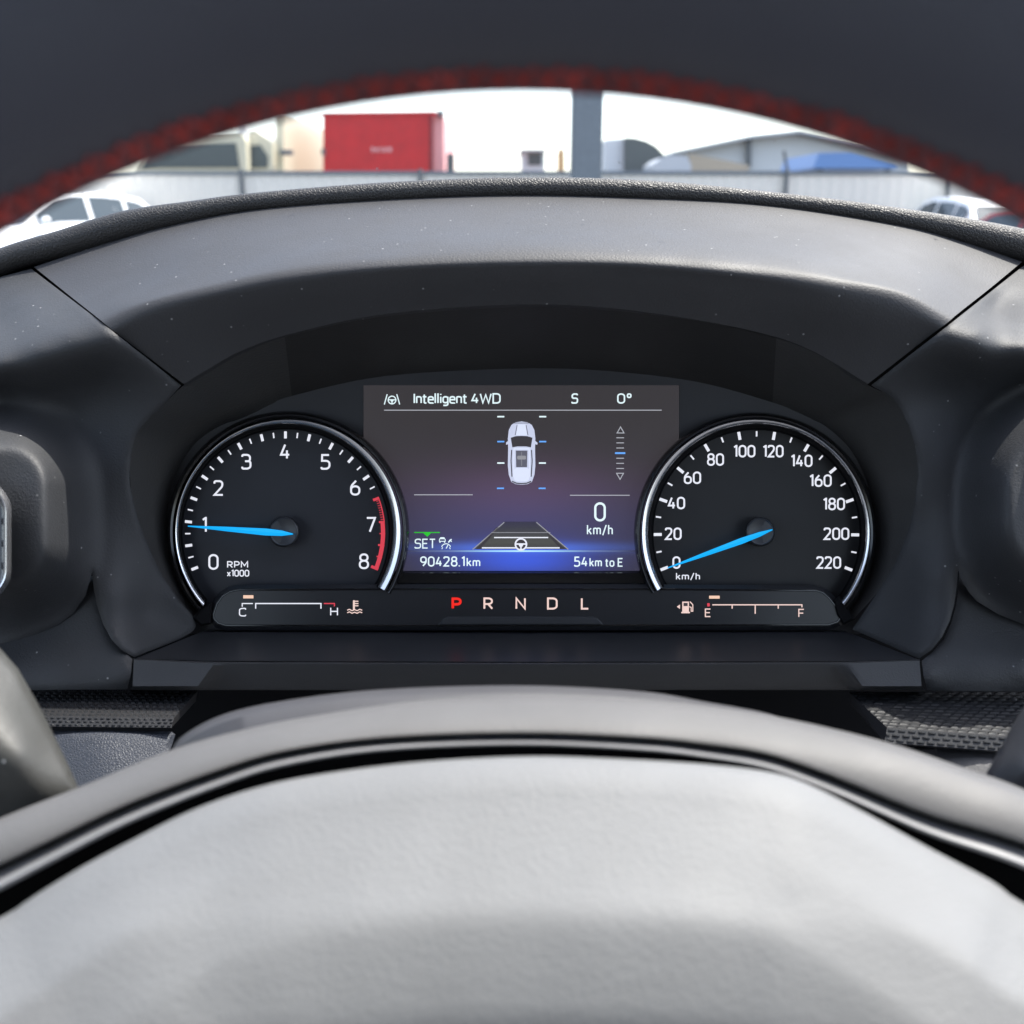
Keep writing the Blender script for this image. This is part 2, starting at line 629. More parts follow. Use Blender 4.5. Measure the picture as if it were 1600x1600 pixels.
pipe_up = [(-260, 520), (-150, 460), (0, 391), (100, 360), (200, 330), (300, 315), (400, 302), (600, 286), (800, 278), (1000, 282), (1200, 300), (1400, 325), (1600, 360), (1750, 405), (1860, 450)]
pipe_lo = [(-260, 556), (-150, 497), (0, 428), (100, 401), (200, 374), (300, 350), (400, 332), (600, 318), (800, 311), (1000, 315), (1200, 327), (1400, 357), (1600, 409), (1750, 455), (1860, 500)]
pc = [((a[0] + b[0]) / 2, (a[1] + b[1]) / 2, 0.606, (b[1] - a[1]) / 2) for a, b in zip(pipe_up, pipe_lo)]
mb = MB()
cen = crom(pc, 160)
mb.tube([W(c[0], c[1], c[2]) for c in cen], [c[3] * 0.606 / F * 1.02 for c in cen], 24)
mb.build('padded_edge', M['piping'], dash)

# dash top behind the padded edge, falling away towards the windscreen
mb = MB()
rows = []
for k in range(9):
    rows.append([W(c[0], c[1], c[2]) + Vector((0, 0.055 * k, 0.001 - 0.006 * k)) for c in cen])
mb.grid(rows)
mb.build('top_pad', M['dashleather'], dash)

# near-black sheet added behind everything to block light and keep the gaps dark
mb = MB()
rows = [[W(c[0], c[1] + 6, 0.618) for c in cen],
        [W(c[0], c[1] + 60, 0.625) for c in cen],
        [W(c[0], 900, 0.63) for c in cen],
        [W(c[0], 1400, 0.60) for c in cen]]
mb.grid(rows)
mb.build('shade_backing', M['core'], dash)

# hood between the two seams
SEAM_L = [(52, 418), (165, 506), (288, 602)]
rowA = [(53, 417, .603), (150, 385, .603), (250, 356, .603), (400, 328, .603), (600, 312, .603), (800, 305, .603), (1000, 309, .603), (1200, 321, .603), (1400, 351, .603), (1500, 376, .603), (1597, 409, .603)]
rowB = [(105, 459, .560), (250, 400, .560), (400, 370, .560), (600, 350, .560), (800, 343, .560), (1000, 348, .560), (1200, 364, .560), (1400, 393, .560), (1545, 452, .560)]
rowB2 = [(148, 493, .514), (205, 468, .514), (300, 440, .514), (450, 408, .514), (600, 391, .514), (800, 380, .514), (1000, 385, .514), (1200, 404, .514), (1320, 425, .514), (1420, 449, .514), (1498, 489, .514)]
rowC = [(170, 511, .504), (240, 477, .503), (350, 449, .502), (450, 429, .501), (600, 413, .500), (800, 404, .500), (1000, 408, .500), (1200, 427, .501), (1300, 442, .502), (1400, 463, .503), (1478, 506, .504)]
rowD0 = [(200, 534, .509), (300, 496, .507), (400, 468, .505), (600, 438, .503), (800, 427, .502), (1000, 431, .503), (1200, 455, .505), (1350, 497, .507), (1446, 530, .509)]
rowD = [(287, 600, .526), (325, 577, .524), (375, 549, .522), (450, 523, .520), (600, 491, .517), (800, 476, .515), (950, 481, .516), (1100, 502, .519), (1210, 526, .522), (1280, 554, .524), (1356, 600, .526)]
mb = MB()
g = loft(mb, [rowA, rowB, rowB2, rowC, rowD0, rowD], 150, 6)
# turned-under lip of the hood
mb.grid([g[-1], [p + FWD * 0.004 - UPV * 0.0006 for p in g[-1]]])
for side in (0, -1):
    e = [r[side] for r in g]
    mb.grid([e, [p + FWD * 0.012 for p in e]])
mb.build('hood', M['hood'], dash, angle=50)

# left side panel with the vent pod
def rr_dist(x, y, x0, y0, x1, y1, r):
    "distance outside a rounded rectangle (negative inside)"
    cx, cy = (x0 + x1) / 2, (y0 + y1) / 2
    qx, qy = abs(x - cx) - (x1 - x0) / 2 + r, abs(y - cy) - (y1 - y0) / 2 + r
    return math.hypot(max(qx, 0), max(qy, 0)) + min(max(qx, qy), 0) - r
def smooth_part(poly, k):
    "first k points of an outline follow one smooth curve"
    return [tuple(p) for p in crom(poly[:k], 60)] + poly[k:]
TL0 = TPS([(50, 420, .603), (105, 460, .560), (150, 495, .513), (165, 508, .504), (230, 556, .512), (285, 602, .527), (0, 430, .603), (-80, 460, .603), (-160, 505, .60),
          (0, 500, .551), (50, 480, .551), (110, 524, .504), (0, 568, .503), (-80, 596, .502), (-160, 625, .50), (-160, 560, .55), (60, 546, .503),
          (0, 625, .528), (100, 610, .526), (-160, 670, .526), (160, 600, .525),
          (0, 800, .536), (-160, 800, .534), (0, 950, .540), (-160, 950, .536),
          (203, 731, .532), (208, 782, .535), (227, 842, .541), (250, 893, .548), (277, 935, .554), (303, 978, .562), (222, 666, .529),
          (150, 720, .532), (150, 840, .530), (172, 930, .526), (174, 1000, .521), (209, 1028, .525), (225, 960, .541), (120, 960, .533)], 0.0006)
def TL(x, y):
    q = rr_dist(x, y, -300, 694, 74, 915, 66)
    q = 5 * math.log(1 + math.exp(min(q / 5, 60)))
    t = min(max(q / 95, 0), 1)
    return TL0(x, y) - .052 * (1 - t) ** 1.9
polyL = [(283, 602), (259, 629), (222, 666), (208, 694), (203, 731), (203, 755), (208, 782), (216, 812), (227, 842), (250, 893), (277, 935), (304, 983), (210, 1027), (190, 1016), (174, 999), (161, 975), (151, 945), (146, 915), (144, 893), (134, 930), (115, 958), (92, 976), (50, 994), (0, 1011), (-160, 1045), (-160, 505), (-80, 464), (0, 433), (49, 420), (164, 508)]
mb = MB()
patch(mb, smooth_part(polyL, 13), TL, 5, 0.010, 0.0012)
mb.build('side_panel', M['panel'], dash, angle=60)

# right side panel
TR0 = TPS([(1600, 412, .603), (1545, 456, .560), (1500, 493, .513), (1485, 506, .504), (1420, 554, .512), (1359, 602, .527), (1660, 428, .603), (1760, 465, .60),
          (1600, 480, .551), (1555, 480, .551), (1530, 518, .504), (1600, 541, .503), (1700, 580, .502), (1760, 600, .50), (1760, 530, .55),
          (1600, 600, .526), (1520, 600, .526), (1760, 640, .524), (1470, 605, .527),
          (1600, 780, .534), (1760, 780, .532), (1600, 930, .536), (1760, 950, .534),
          (1431, 770, .534), (1434, 730, .532), (1422, 819, .540), (1399, 879, .547), (1371, 925, .554), (1331, 980, .562), (1425, 680, .529), (1399, 630, .528),
          (1480, 720, .532), (1480, 820, .529), (1470, 900, .526), (1473, 995, .521), (1437, 1030, .525), (1412, 960, .541), (1525, 940, .528)], 0.0006)
def TR(x, y):
    q = rr_dist(x, y, 1585, 676, 2000, 900, 90)
    t = min(max(q / 100, 0), 1)
    return TR0(x, y) - .046 * (1 - t) ** 2 * (1 + 2 * t)
polyR = [(1361, 602), (1399, 627), (1425, 680), (1434, 730), (1431, 770), (1422, 819), (1399, 879), (1371, 925), (1332, 983), (1436, 1029), (1456, 1015), (1472, 995), (1484, 970), (1491, 944), (1495, 915), (1497, 890), (1503, 907), (1513, 924), (1526, 939), (1560, 960), (1600, 976), (1760, 1020), (1760, 470), (1660, 432), (1600.8, 414), (1483, 507.4)]
mb = MB()
patch(mb, smooth_part(polyR, 9), TR, 5, 0.010, 0.0012)
mb.build('side_panel', M['panel'], dash, angle=60)

# lower corner panels
T = TPS([(146, 900, .537), (208, 1031, .524), (203, 1054, .5195), (199, 1077, .5225), (100, 1050, .521), (0, 1012, .534), (0, 1050, .521), (0, 1077, .524), (-160, 1076, .524), (-160, 1000, .54), (60, 940, .545), (110, 1000, .530)])
mb = MB()
patch(mb, [(148, 900), (150, 930), (154, 950), (164, 978), (178, 1002), (194, 1018), (207, 1030), (205, 1050), (199, 1077), (-160, 1080), (-160, 990), (60, 935), (120, 900)], T, 9, 0.008, 0.001)
mb.build('corner_panel', M['panel'], dash, angle=60)
T = TPS([(1497, 893, .537), (1439, 1033, .524), (1444, 1055, .5195), (1448, 1078, .5225), (1530, 1050, .521), (1600, 1000, .532), (1600, 1052, .521), (1600, 1078, .524), (1760, 1078, .524), (1760, 1000, .536), (1560, 930, .540), (1530, 990, .530)])
mb = MB()
patch(mb, [(1499, 896), (1498, 920), (1494, 946), (1486, 974), (1475, 998), (1458, 1018), (1440, 1033), (1443, 1055), (1449, 1079), (1760, 1082), (1760, 985), (1600, 940), (1520, 900)], T, 9, 0.008, 0.001)
mb.build('corner_panel', M['panel'], dash, angle=60)

# shelf under the cluster, then the lip
mb = MB()
loft(mb, [[(322, 984, .5745), (500, 985, .5745), (815, 985, .5745), (1100, 985, .5745), (1318, 985, .5745)],
          [(308, 990, .562), (560, 992, .562), (815, 993, .562), (1100, 992, .562), (1330, 990, .562)],
          [(212, 1029, .526), (330, 1032.4, .525), (500, 1033.3, .5245), (815, 1034, .524), (1130, 1033.6, .5245), (1310, 1033, .525), (1434, 1030, .526)]], 60, 6)
mb.build('shelf', M['shelf'], dash)
mb = MB()
top = [(209, 1029, .5255), (330, 1033.8, .5245), (500, 1034.8, .524), (815, 1035.5, .5235), (1130, 1035, .524), (1310, 1034.2, .5245), (1437, 1030, .5255)]
tt = crom(top, 110)
rows = [tt, [], [], [], []]
for p in tt:
    x = p[0]
    s = min(max((x - 335) / 16, 0), 1) * min(max((1318 - x) / 16, 0), 1)
    rows[1].append(np.array([x, p[1] + 2.2, p[2] - 0.0030]))
    rows[2].append(np.array([x, p[1] + 5.5, p[2] - 0.0032 + 0.0005 * s]))
    dx = -24 * math.exp(-((x - 343) / 70) ** 2) + 24 * math.exp(-((x - 1310) / 70) ** 2)
    xe = 207 if x < 213 else (1440 if x > 1433 else x + dx)
    rows[3].append(np.array([xe, 1072, .5185 + .014 * s]))
    rows[4].append(np.array([xe - (4 if x < 213 else 0) + (4 if x > 1433 else 0), 1077.5, .524 + .012 * s]))
mb.grid([[W(*p) for p in r] for r in rows])
mb.grid([[W(*p) for p in rows[4]], [W(p[0], p[1] + 1, p[2] + .03) for p in rows[4]]])
mb.build('lip', M['lip'], dash, angle=45)

# woven trim ends under the lip
def weave(mb, quad, nu, nv, lift, skew=0.5, fu=0.72, fv=0.62):
    a, b, c, e = [Vector(q) for q in quad]         # a->b along u, a->e along v
    def P(u, v):
        return (a * (1 - u) + b * u) * (1 - v) + (e * (1 - u) + c * u) * v
    nrm = (b - a).cross(e - a).normalized()
    if nrm.dot(CAM - a) < 0:
        nrm = -nrm
    for j in range(nv):
        for i in range(-1, nu):
            o = (j % 2) * skew
            u0, u1 = (i + o + (1 - fu) / 2) / nu, (i + o + 1 - (1 - fu) / 2) / nu
            v0, v1 = (j + (1 - fv) / 2) / nv, (j + 1 - (1 - fv) / 2) / nv
            u0, u1 = max(0, u0), min(1, u1)
            if u1 - u0 < 0.2 / nu:
                continue
            hi = lift * (0.7 + 0.5 * random.random())
            du, dv = (u1 - u0) * .18, (v1 - v0) * .25
            base = [P(u0, v0), P(u1, v0), P(u1, v1), P(u0, v1)]
            topq = [P(u0 + du, v0 + dv) + nrm * hi, P(u1 - du, v0 + dv) + nrm * hi, P(u1 - du, v1 - dv) + nrm * hi, P(u0 + du, v1 - dv) + nrm * hi]
            mb.add(base + topq, [(4, 5, 6, 7), (0, 1, 5, 4), (1, 2, 6, 5), (2, 3, 7, 6), (3, 0, 4, 7)])

def trim_pad(quads, front):
    g_ = MB()
    for q in quads:
        a, b, c, e = q[0]
        g_.grid([[(a * (1 - u) + b * u) * (1 - v) + (e * (1 - u) + c * u) * v for u in np.linspace(0, 1, 25)] for v in np.linspace(0, 1, 13)])
    g_.add(front, [tuple(range(len(front)))])
    base = g_.build('woven_trim', M['weave_gap'], dash, smooth=False)
    w_ = MB()
    for q in quads:
        weave(w_, *q)
    w_.build('weave', M['weave'], base, smooth=True, angle=50)

# left: top sheet and rolled front
La, Lb, Lc, Ld = W(-60, 1076, .545), W(309, 1079, .545), W(272, 1122, .500), W(-20, 1118, .500)
Le, Lf = W(268, 1137, .497), W(-20, 1134, .497)
trim_pad([((La, Lb, Lc, Ld), 30, 9, 0.0006, 0.35, 0.62, 0.5), ((Ld, Lc, Le, Lf), 30, 3, 0.0005, 0.35, 0.62, 0.5)], [Lb, Lc, Le, W(306, 1096, .545)])
Ra, Rb, Rc, Rd = W(1326, 1081, .545), W(1700, 1081, .545), W(1700, 1160, .480), W(1386, 1137, .480)
Re, Rf = W(1382, 1160, .477), W(1700, 1184, .477)
trim_pad([((Rd, Rc, Rb, Ra), 20, 13, 0.0006, 0.5, 0.8, 0.5), ((Re, Rf, Rc, Rd), 20, 3, 0.0006, 0.5, 0.8, 0.5)], [Ra, Rd, Re, W(1330, 1100, .545)])
# knee panels under the trim
T = TPS([(60, 1142, .500), (274, 1146, .500), (60, 1260, .480), (250, 1220, .484), (160, 1180, .488)])
mb = MB()
patch(mb, [(-60, 1140), (268, 1143), (274, 1148), (262, 1185), (240, 1240), (120, 1290), (-60, 1330)], T, 9, 0.01, 0.003)
mb.build('knee_panel', M['dashleather'], dash)
T = TPS([(1400, 1164, .490), (1700, 1186, .490), (1450, 1260, .470), (1700, 1300, .470), (1550, 1200, .476)])
mb = MB()
patch(mb, [(1392, 1163), (1700, 1187), (1700, 1330), (1500, 1290), (1420, 1220)], T, 9, 0.01, 0.003)
mb.build('knee_panel', M['shroud'], dash)
# air vent in the left pod
mb = MB()
ringp = rrect(-150, 752, 14, 938, 48, 10)
n = len(ringp)
cx0, cy0 = -68, 845
def scl(o):
    return offset_poly(ringp, o)
rows = []
for o, dd in ((-4, .4765), (0, .4715), (4, .4695), (9, .4705), (12, .475)):
    rows.append([W(x, y, dd) for x, y in scl(o)])
vent_back = MB()
slab(vent_back, scl(8), .476, .49)
vent = vent_back.build('air_vent', M['gloss'], dash, smooth=False)
mb.grid(rows, close_u=True)
mb.build('vent_ring', M['chrome'], vent)
mb = MB()
for k in range(5):
    y = 775 + 35 * k
    slab(mb, [(-140, y), (-16, y), (-16, y + 10), (-140, y + 10)], .472, .476)
mb.build('vent_slat', M['panel'], vent, smooth=False)

# ------------------------------------------------------------------ instrument cluster
clus = thing('instrument_cluster', 'lit instrument cluster with two round dials, centre screen and gear bar', 'instrument cluster', W(815, 985, 0.575))
DF = 0.5745          # depth of printed faces

prs = [((300, 967), (322, 956)), ((277, 935), (300, 930)), ((250, 893), (278, 895)), ((227, 842), (264, 850)), ((208, 782), (263, 800)), ((203, 731), (272, 755)), ((208, 694), (290, 715)), ((222, 666), (315, 685)), ((259, 629), (350, 664)), ((287, 602), (372, 657)), ((325, 578), (398, 646)), ((375, 550), (426, 632)), ((445, 526), (456, 620)), ((600, 492), (600, 589)), ((800, 477), (810, 577)), ((950, 482), (950, 581)), ((1100, 503), (1090, 598)), ((1213, 528), (1207, 630)), ((1280, 555), (1238, 642)), ((1357, 602), (1268, 656)), ((1399, 625), (1290, 668)), ((1425, 680), (1325, 700)), ((1434, 730), (1350, 745)), ((1431, 770), (1363, 790)), ((1422, 819), (1369, 835)), ((1399, 879), (1362, 885)), ((1371, 925), (1345, 920)), ((1334, 967), (1314, 952))]
def edge_d(x, y):
    if y < 602:
        return .516 + .011 * ((y - 477) / 125)
    return .528 + .039 * ((y - 602) / 378) ** 1.2
mb = MB()
outer = [(a[0], a[1], edge_d(*a) + .0015) for a, b in prs]
inner = [(b[0], b[1], DF + .0015) for a, b in prs]
co = crom_param(outer, 6)
ci = crom_param(inner, 6)
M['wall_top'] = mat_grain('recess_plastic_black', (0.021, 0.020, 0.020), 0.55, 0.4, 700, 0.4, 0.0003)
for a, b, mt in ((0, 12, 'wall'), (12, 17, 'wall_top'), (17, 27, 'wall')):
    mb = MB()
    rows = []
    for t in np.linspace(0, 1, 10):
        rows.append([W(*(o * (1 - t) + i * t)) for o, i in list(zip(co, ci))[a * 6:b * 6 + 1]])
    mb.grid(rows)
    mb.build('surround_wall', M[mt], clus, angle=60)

mb = MB()
slab(mb, [(250, 990), (205, 800), (260, 660), (420, 590), (650, 560), (815, 555), (980, 560), (1200, 590), (1380, 660), (1420, 800), (1380, 990)], DF + .0008, DF + .012)
mb.build('face_mask', M['mask'], clus, smooth=False)

def arcpts(cx, cy, r, a0, a1, n):
    return [(cx + r * math.cos(R(a0 + (a1 - a0) * k / n)), cy - r * math.sin(R(a0 + (a1 - a0) * k / n))) for k in range(n + 1)]

def gauge(name, cx, cy, rx, ry, a0, a1, dialmat, capxy, capr, ci, co_):
    # dial face, cut off behind the gear bar
    pts = arcpts(cx, cy, 166, -58, 238, 90)
    mb_ = MB()
    slab(mb_, pts, DF, DF + .002)
    dial = mb_.build(name, dialmat, clus, smooth=False)
    def ring(prof, nm, mt):
        m_ = MB()
        rows_ = []
        for r_, d_ in prof:
            rows_.append([W(x, y, d_) for x, y in arcpts(rx, ry, r_, a0, a1, 110)])
        m_.grid(rows_)
        return m_.build(nm, mt, dial, angle=50)
    ring([(190, .5755), (189, .567), (187, .5635), (184, .562), (180.5, .5625), (179, .5635)], 'bezel', M['gloss'])
    # chrome: sloping flank, widest on the side nearest the middle of the cluster
    m_ = MB()
    rows_ = []
    for t_, d_ in ((0, .5632), (.04, .5612), (.16, .5602), (.5, .5606), (.86, .5618), (1, .5640)):
        c_ = [co_[k] * (1 - t_) + ci[k] * t_ for k in range(3)]
        rows_.append([W(x, y, d_) for x, y in arcpts(c_[0], c_[1], c_[2], a0, a1, 110)])
    m_.grid(rows_)
    m_.build('chrome_ring', M['chrome'], dial, angle=50)
    m_ = MB()
    rows_ = []
    for r_, d_ in ((ci[2] + .2, .5636), (ci[2] - 1.2, .5632), (ci[2] - 2.5, .5645), (164, .5742), (161, .5742)):
        w_ = min(1, max(0, (ci[2] - r_) / (ci[2] - 164)))
        rows_.append([W(x, y, d_) for x, y in arcpts(ci[0] * (1 - w_) + cx * w_, ci[1] * (1 - w_) + cy * w_, r_, a0, a1, 110)])
    m_.grid(rows_)
    m_.build('bezel', M['core'], dial, angle=50)
    # cap
    m_ = MB()
    x, y = capxy
    rows_ = []
    for r_, d_ in ((capr, DF), (capr, .5675), (capr - 1.2, .5655), (capr - 3, .565), (capr - 4.5, .5654), (0.01, .5652)):
        rows_.append([W(px, py, d_) for px, py in arcpts(x, y, r_, 0, 354, 59)])
    m_.grid(rows_, close_u=True)
    m_.build('needle_cap', M['cap'], dial, angle=40)
    return dial

def ticks(dial, cx, cy, a_start, step, n, long_every, r0l, r1, r0s, wl, ws, skip=None, nm='tick_marks', mt='white'):
    ink = Ink(DF - .0003)
    for k in range(n + 1):
        if skip and skip(k):
            continue
        a = R(a_start - step * k)
        lo = k % long_every == 0
        r0 = r0l if lo else r0s
        rr = r1 if lo else r1 - 1.2
        w = wl if lo else ws
        ink.stroke([(cx + r0 * math.cos(a), cy - r0 * math.sin(a)), (cx + rr * math.cos(a), cy - rr * math.sin(a))], w)
    return ink.build(nm, M[mt], dial)

def needle(dial, tip, tail, wmax, at):
    m_ = MB()
    tip, tail = np.array(tip, float), np.array(tail, float)
    ax = tail - tip
    L = np.linalg.norm(ax)
    ax /= L
    nn = np.array([-ax[1], ax[0]])
    prof = [(0, .8), (at * .5, wmax * .33), (at, wmax / 2), (at + (1 - at) * .6, wmax * .38), (1, .8)]
    left = [tip + ax * L * t + nn * w for t, w in prof]
    right = [tip + ax * L * t - nn * w for t, w in prof]
    rows_ = [[W(*p, .5642) for p in left], [W(*(tip + ax * L * t), .5632) for t, w in prof], [W(*p, .5642) for p in right]]
    m_.grid(rows_)
    m_.grid([[W(*p, .5642) for p in left], [W(*p, .5646) for p in right]])
    return m_.build('needle', M['needle'], dial, smooth=False)

# tachometer
TCX, TCY = 446, 832
tach = gauge('tachometer', TCX, TCY, 450, 832, -31, 221, M['dial'], (443, 831), 24, (446.5, 830, 167.5), (450.5, 832, 177))
ticks(tach, TCX, TCY, 201.6, 27.9 / 4, 32, 2, 147, 158, 148.5, 4.3, 2.2, skip=lambda k: k >= 26)
ink = Ink(DF - .0003)
def ta(v):
    return 201.6 - 27.9 * v
ink.stroke(arcpts(TCX, TCY, 152.5, ta(6.98), ta(8.03), 30), 6.5)
ink.stroke(arcpts(TCX, TCY, 155.3, ta(6.47), ta(7.0), 16), 1.6)
for v, r0, w in ((6.5, 146, 4.3), (7, 147, 3), (7.25, 147, 2), (7.5, 146, 3), (7.75, 147, 2), (8, 144, 4.6)):
    a = R(ta(v))
    ink.stroke([(TCX + r0 * math.cos(a), TCY - r0 * math.sin(a)), (TCX + 156 * math.cos(a), TCY - 156 * math.sin(a))], w)
for k in range(1, 10):
    a = R(ta(6.5 + k * .05))
    ink.stroke([(TCX + 150 * math.cos(a), TCY - 150 * math.sin(a)), (TCX + 156 * math.cos(a), TCY - 156 * math.sin(a))], 1.1)
ink.build('redline_mark', M['red'], tach)
for ch, x, y in (('0', 333.5, 878), ('1', 319.5, 820), ('2', 341.5, 762.5), ('3', 385, 721.5), ('4', 445.5, 705.5), ('5', 508.7, 721.7), ('6', 555, 762), ('7', 579.6, 820), ('8', 568.6, 877)):
    ink = Ink(DF - .0004)
    ink.ctext(ch, x, y, 24.5, 8 if ch == '1' else 16, 0.122)
    ink.build('numeral', M['white'], tach)
ink = Ink(DF - .0004)
ink.text('RPM', 354.5, 388, 887.5, 10.8, 0.16, 0.24)
ink.text('x1000', 354.5, 389.5, 901, 10.8, 0.16, 0.22)
ink.build('unit_text', M['white'], tach)
needle(tach, (293.5, 822), (458, 834.5), 11, .74)

# speedometer
SCX, SCY = 1182, 833
speedo = gauge('speedometer', SCX, SCY, 1180, 834, -39, 210, M['dial2'], (1188.5, 831), 23, (1182.7, 832, 169.5), (1180.7, 834, 179))
ticks(speedo, SCX, SCY, 201, 20.2 / 2, 22, 2, 148, 160.5, 151, 4.6, 2.5)
for s_, x, y, w in (('0', 1057, 879, 12.5), ('20', 1052, 834, 26), ('40', 1057, 786, 27), ('60', 1082, 746.5, 27), ('80', 1118, 718, 26.5), ('100', 1163, 705, 34.5), ('120', 1208, 705, 32.5), ('140', 1252.5, 720, 34), ('160', 1282, 751, 35), ('180', 1303, 787.5, 34.5), ('200', 1307, 834, 40), ('220', 1295, 879, 38.5)):
    ink = Ink(DF - .0004)
    ink.ctext(s_, x, y, 19.5, w, 0.14)
    ink.build('numeral', M['white'], speedo)
ink = Ink(DF - .0004)
ink.text('km/h', 1056, 1094, 906, 11, 0.15, 0.24)
ink.build('unit_text', M['white'], speedo)
needle(speedo, (1043, 887.5), (1207, 827.5), 9.5, .7)

# ------------------------------------------------------------------ centre display
def mat_screen():
    m, t, b = nt('display_panel')
    uv = t.nodes.new('ShaderNodeTexCoord').outputs['UV']
    sep = t.nodes.new('ShaderNodeSeparateXYZ')
    t.links.new(uv, sep.inputs[0])
    def mth(op, a, b_=None):
        n = t.nodes.new('ShaderNodeMath')
        n.operation = op
        for i, v in enumerate((a, b_)):
            if v is None:
                continue
            if isinstance(v, (int, float)):
                n.inputs[i].default_value = v
            else:
                t.links.new(v, n.inputs[i])
        return n.outputs[0]
    x, y = sep.outputs[0], sep.outputs[1]     # u 0..1 left-right, v 0..1 top-down
    def gauss(cx, cy, sx, sy):
        dx = mth('DIVIDE', mth('SUBTRACT', x, cx), sx)
        dy = mth('DIVIDE', mth('SUBTRACT', y, cy), sy)
        q = mth('ADD', mth('MULTIPLY', dx, dx), mth('MULTIPLY', dy, dy))
        return mth('POWER', 2.718, mth('MULTIPLY', q, -1.0))
    def colr(f, c):
        return mixc(t, f, (0, 0, 0), c)
    def add(a, b_):
        n = t.nodes.new('ShaderNodeMix')
        n.data_type = 'RGBA'
        n.blend_type = 'ADD'
        n.inputs[0].default_value = 1
        for s_, v in ((n.inputs[6], a), (n.inputs[7], b_)):
            if isinstance(v, tuple):
                s_.default_value = (*v, 1)
            else:
                t.links.new(v, s_)
        return n.outputs[2]
    c = (0.038, 0.034, 0.037)
    c = add(c, colr(gauss(.5, .94, .19, .085), (0.0, 0.06, 0.60)))
    c = add(c, colr(gauss(.5, .875, .30, .028), (0.03, 0.10, 0.42)))
    c = add(c, colr(gauss(.5, .80, .42, .26), (0.018, 0.022, 0.11)))
    c = add(c, colr(gauss(.5, .56, .33, .16), (0.045, 0.018, 0.035)))  # purple blotch of a reflection, painted into the screen's glow
    b.inputs['Base Color'].default_value = (0.01, 0.01, 0.011, 1)
    b.inputs['Roughness'].default_value = 0.25
    t.links.new(c, b.inputs['Emission Color'])
    b.inputs['Emission Strength'].default_value = K
    return m
M['screen'] = mat_screen()
mb = MB()
sx0, sx1, sy0, sy1 = 568, 1061, 602, 892
uvs = []
rows = []
for j in range(13):
    rr = []
    for i in range(21):
        u, v = i / 20, j / 12
        rr.append(W(sx0 + (sx1 - sx0) * u, sy0 + (sy1 - sy0) * v, DF + .0002))
        uvs.append((u, v))
    rows.append(rr)
mb.grid(rows)
screen = mb.build('display_screen', M['screen'], clus, smooth=False, uvs=uvs)
mb = MB()
slab(mb, [(600, 893), (1030, 893), (1030, 916), (600, 916)], DF - .004, DF + .0006, 2.5, .002)
mb.build('screen_frame', M['gloss'], clus, smooth=False)
SD = DF - .0002
def steer_icon(ink, x, y, r, w):
    ink.stroke(arcpts(x, y, r, 0, 354, 40), w, True)
    ink.stroke([(x - r, y - r * .05), (x + r, y - r * .05)], w)
    ink.shape([(x - r * .45, y - r * .15), (x + r * .45, y - r * .15), (x + r * .3, y + r * .4), (x - r * .3, y + r * .4)])
    ink.stroke([(x, y), (x, y + r)], w)
ink = Ink(SD)
steer_icon(ink, 612.5, 625, 6, 1.7)
ink.stroke([(605, 616), (600.5, 632)], 1.7)
ink.stroke([(620, 616), (624.5, 632)], 1.7)
ink.build('lane_icon', M['text'], screen)
ink = Ink(SD)
ink.text('Intelligent 4WD', 646, 782.5, 630.8, 16.6, 0.14, 0.17)
ink.build('heading_text', M['text'], screen)
ink = Ink(SD)
ink.text('S', 892.5, 903.5, 630.8, 16.3, 0.145)
ink.build('compass_text', M['text'], screen)
ink = Ink(SD)
ink.text('0~', 964, 987, 630.8, 16.3, 0.14, 0.24)
ink.build('angle_text', M['text'], screen)
ink = Ink(SD)
ink.rect(600, 640.2, 1034, 641.6)
ink.rect(647, 772.4, 738.5, 773.8)
ink.rect(890.5, 773.2, 984, 774.6)
ink.build('divider_line', M['dim'], screen)
for x, y, mt in ((782.5, 651, 'text'), (848, 651, 'text'), (782.5, 723.5, 'text'), (847.5, 723.5, 'text'), (782.5, 690, 'blue'), (848, 690, 'blue'), (782, 763, 'blue'), (847, 763, 'blue')):
    ink = Ink(SD)
    ink.rect(x - 5.5, y - 1.15, x + 5.5, y + 1.15)
    ink.build('position_mark', M[mt], screen)
# car seen from above
carp = [(799, 664), (805, 660), (815, 658.5), (825, 660), (831, 664), (835, 672), (836.5, 685), (836, 700), (836.5, 728), (835, 742), (831, 753), (824, 756.5), (815, 757.3), (806, 756.5), (799, 753), (795, 742), (793.5, 728), (794, 700), (793.5, 685), (795, 672)]
ink = Ink(SD)
ink.shape(carp)
ink.shape([(793.5, 689), (790.5, 692), (791, 695), (794, 694)])
ink.shape([(836.5, 689), (840, 692), (839.5, 695), (836, 694)])
caricon = ink.build('vehicle_icon', M['carw'], screen)
ink = Ink(SD - .00012)
ink.shape([(798, 684), (806, 681.5), (815, 681), (824, 681.5), (832, 684), (829.5, 699), (822, 697.6), (808, 697.6), (800.5, 699)])
ink.stroke([(799.5, 703), (798.5, 720), (800, 745)], 1.6)
ink.stroke([(830.5, 703), (831.5, 720), (830, 745)], 1.6)
ink.stroke([(800, 661), (830, 661)], 1.0)
ink.stroke([(800, 752), (807, 755), (815, 755.6), (823, 755), (830, 752)], 1.8)
ink.stroke([(808, 664), (805, 680)], .9)
ink.stroke([(822, 664), (825, 680)], .9)
ink.build('icon_shading', M['card'], screen)
ink = Ink(SD - .0002)
ink.shape([(802, 700), (828, 700), (826.5, 702.5), (803.5, 702.5)])
ink.shape(rrect(803, 731, 827, 752, 5))
ink.stroke([(803, 702), (802.5, 746)], 2.0)
ink.stroke([(827, 702), (827.5, 746)], 2.0)
ink.shape([(809, 663), (821, 663), (823.5, 680), (806.5, 680)])
ink.build('icon_roof', M['carl'], screen)
ink = Ink(SD - .0003)
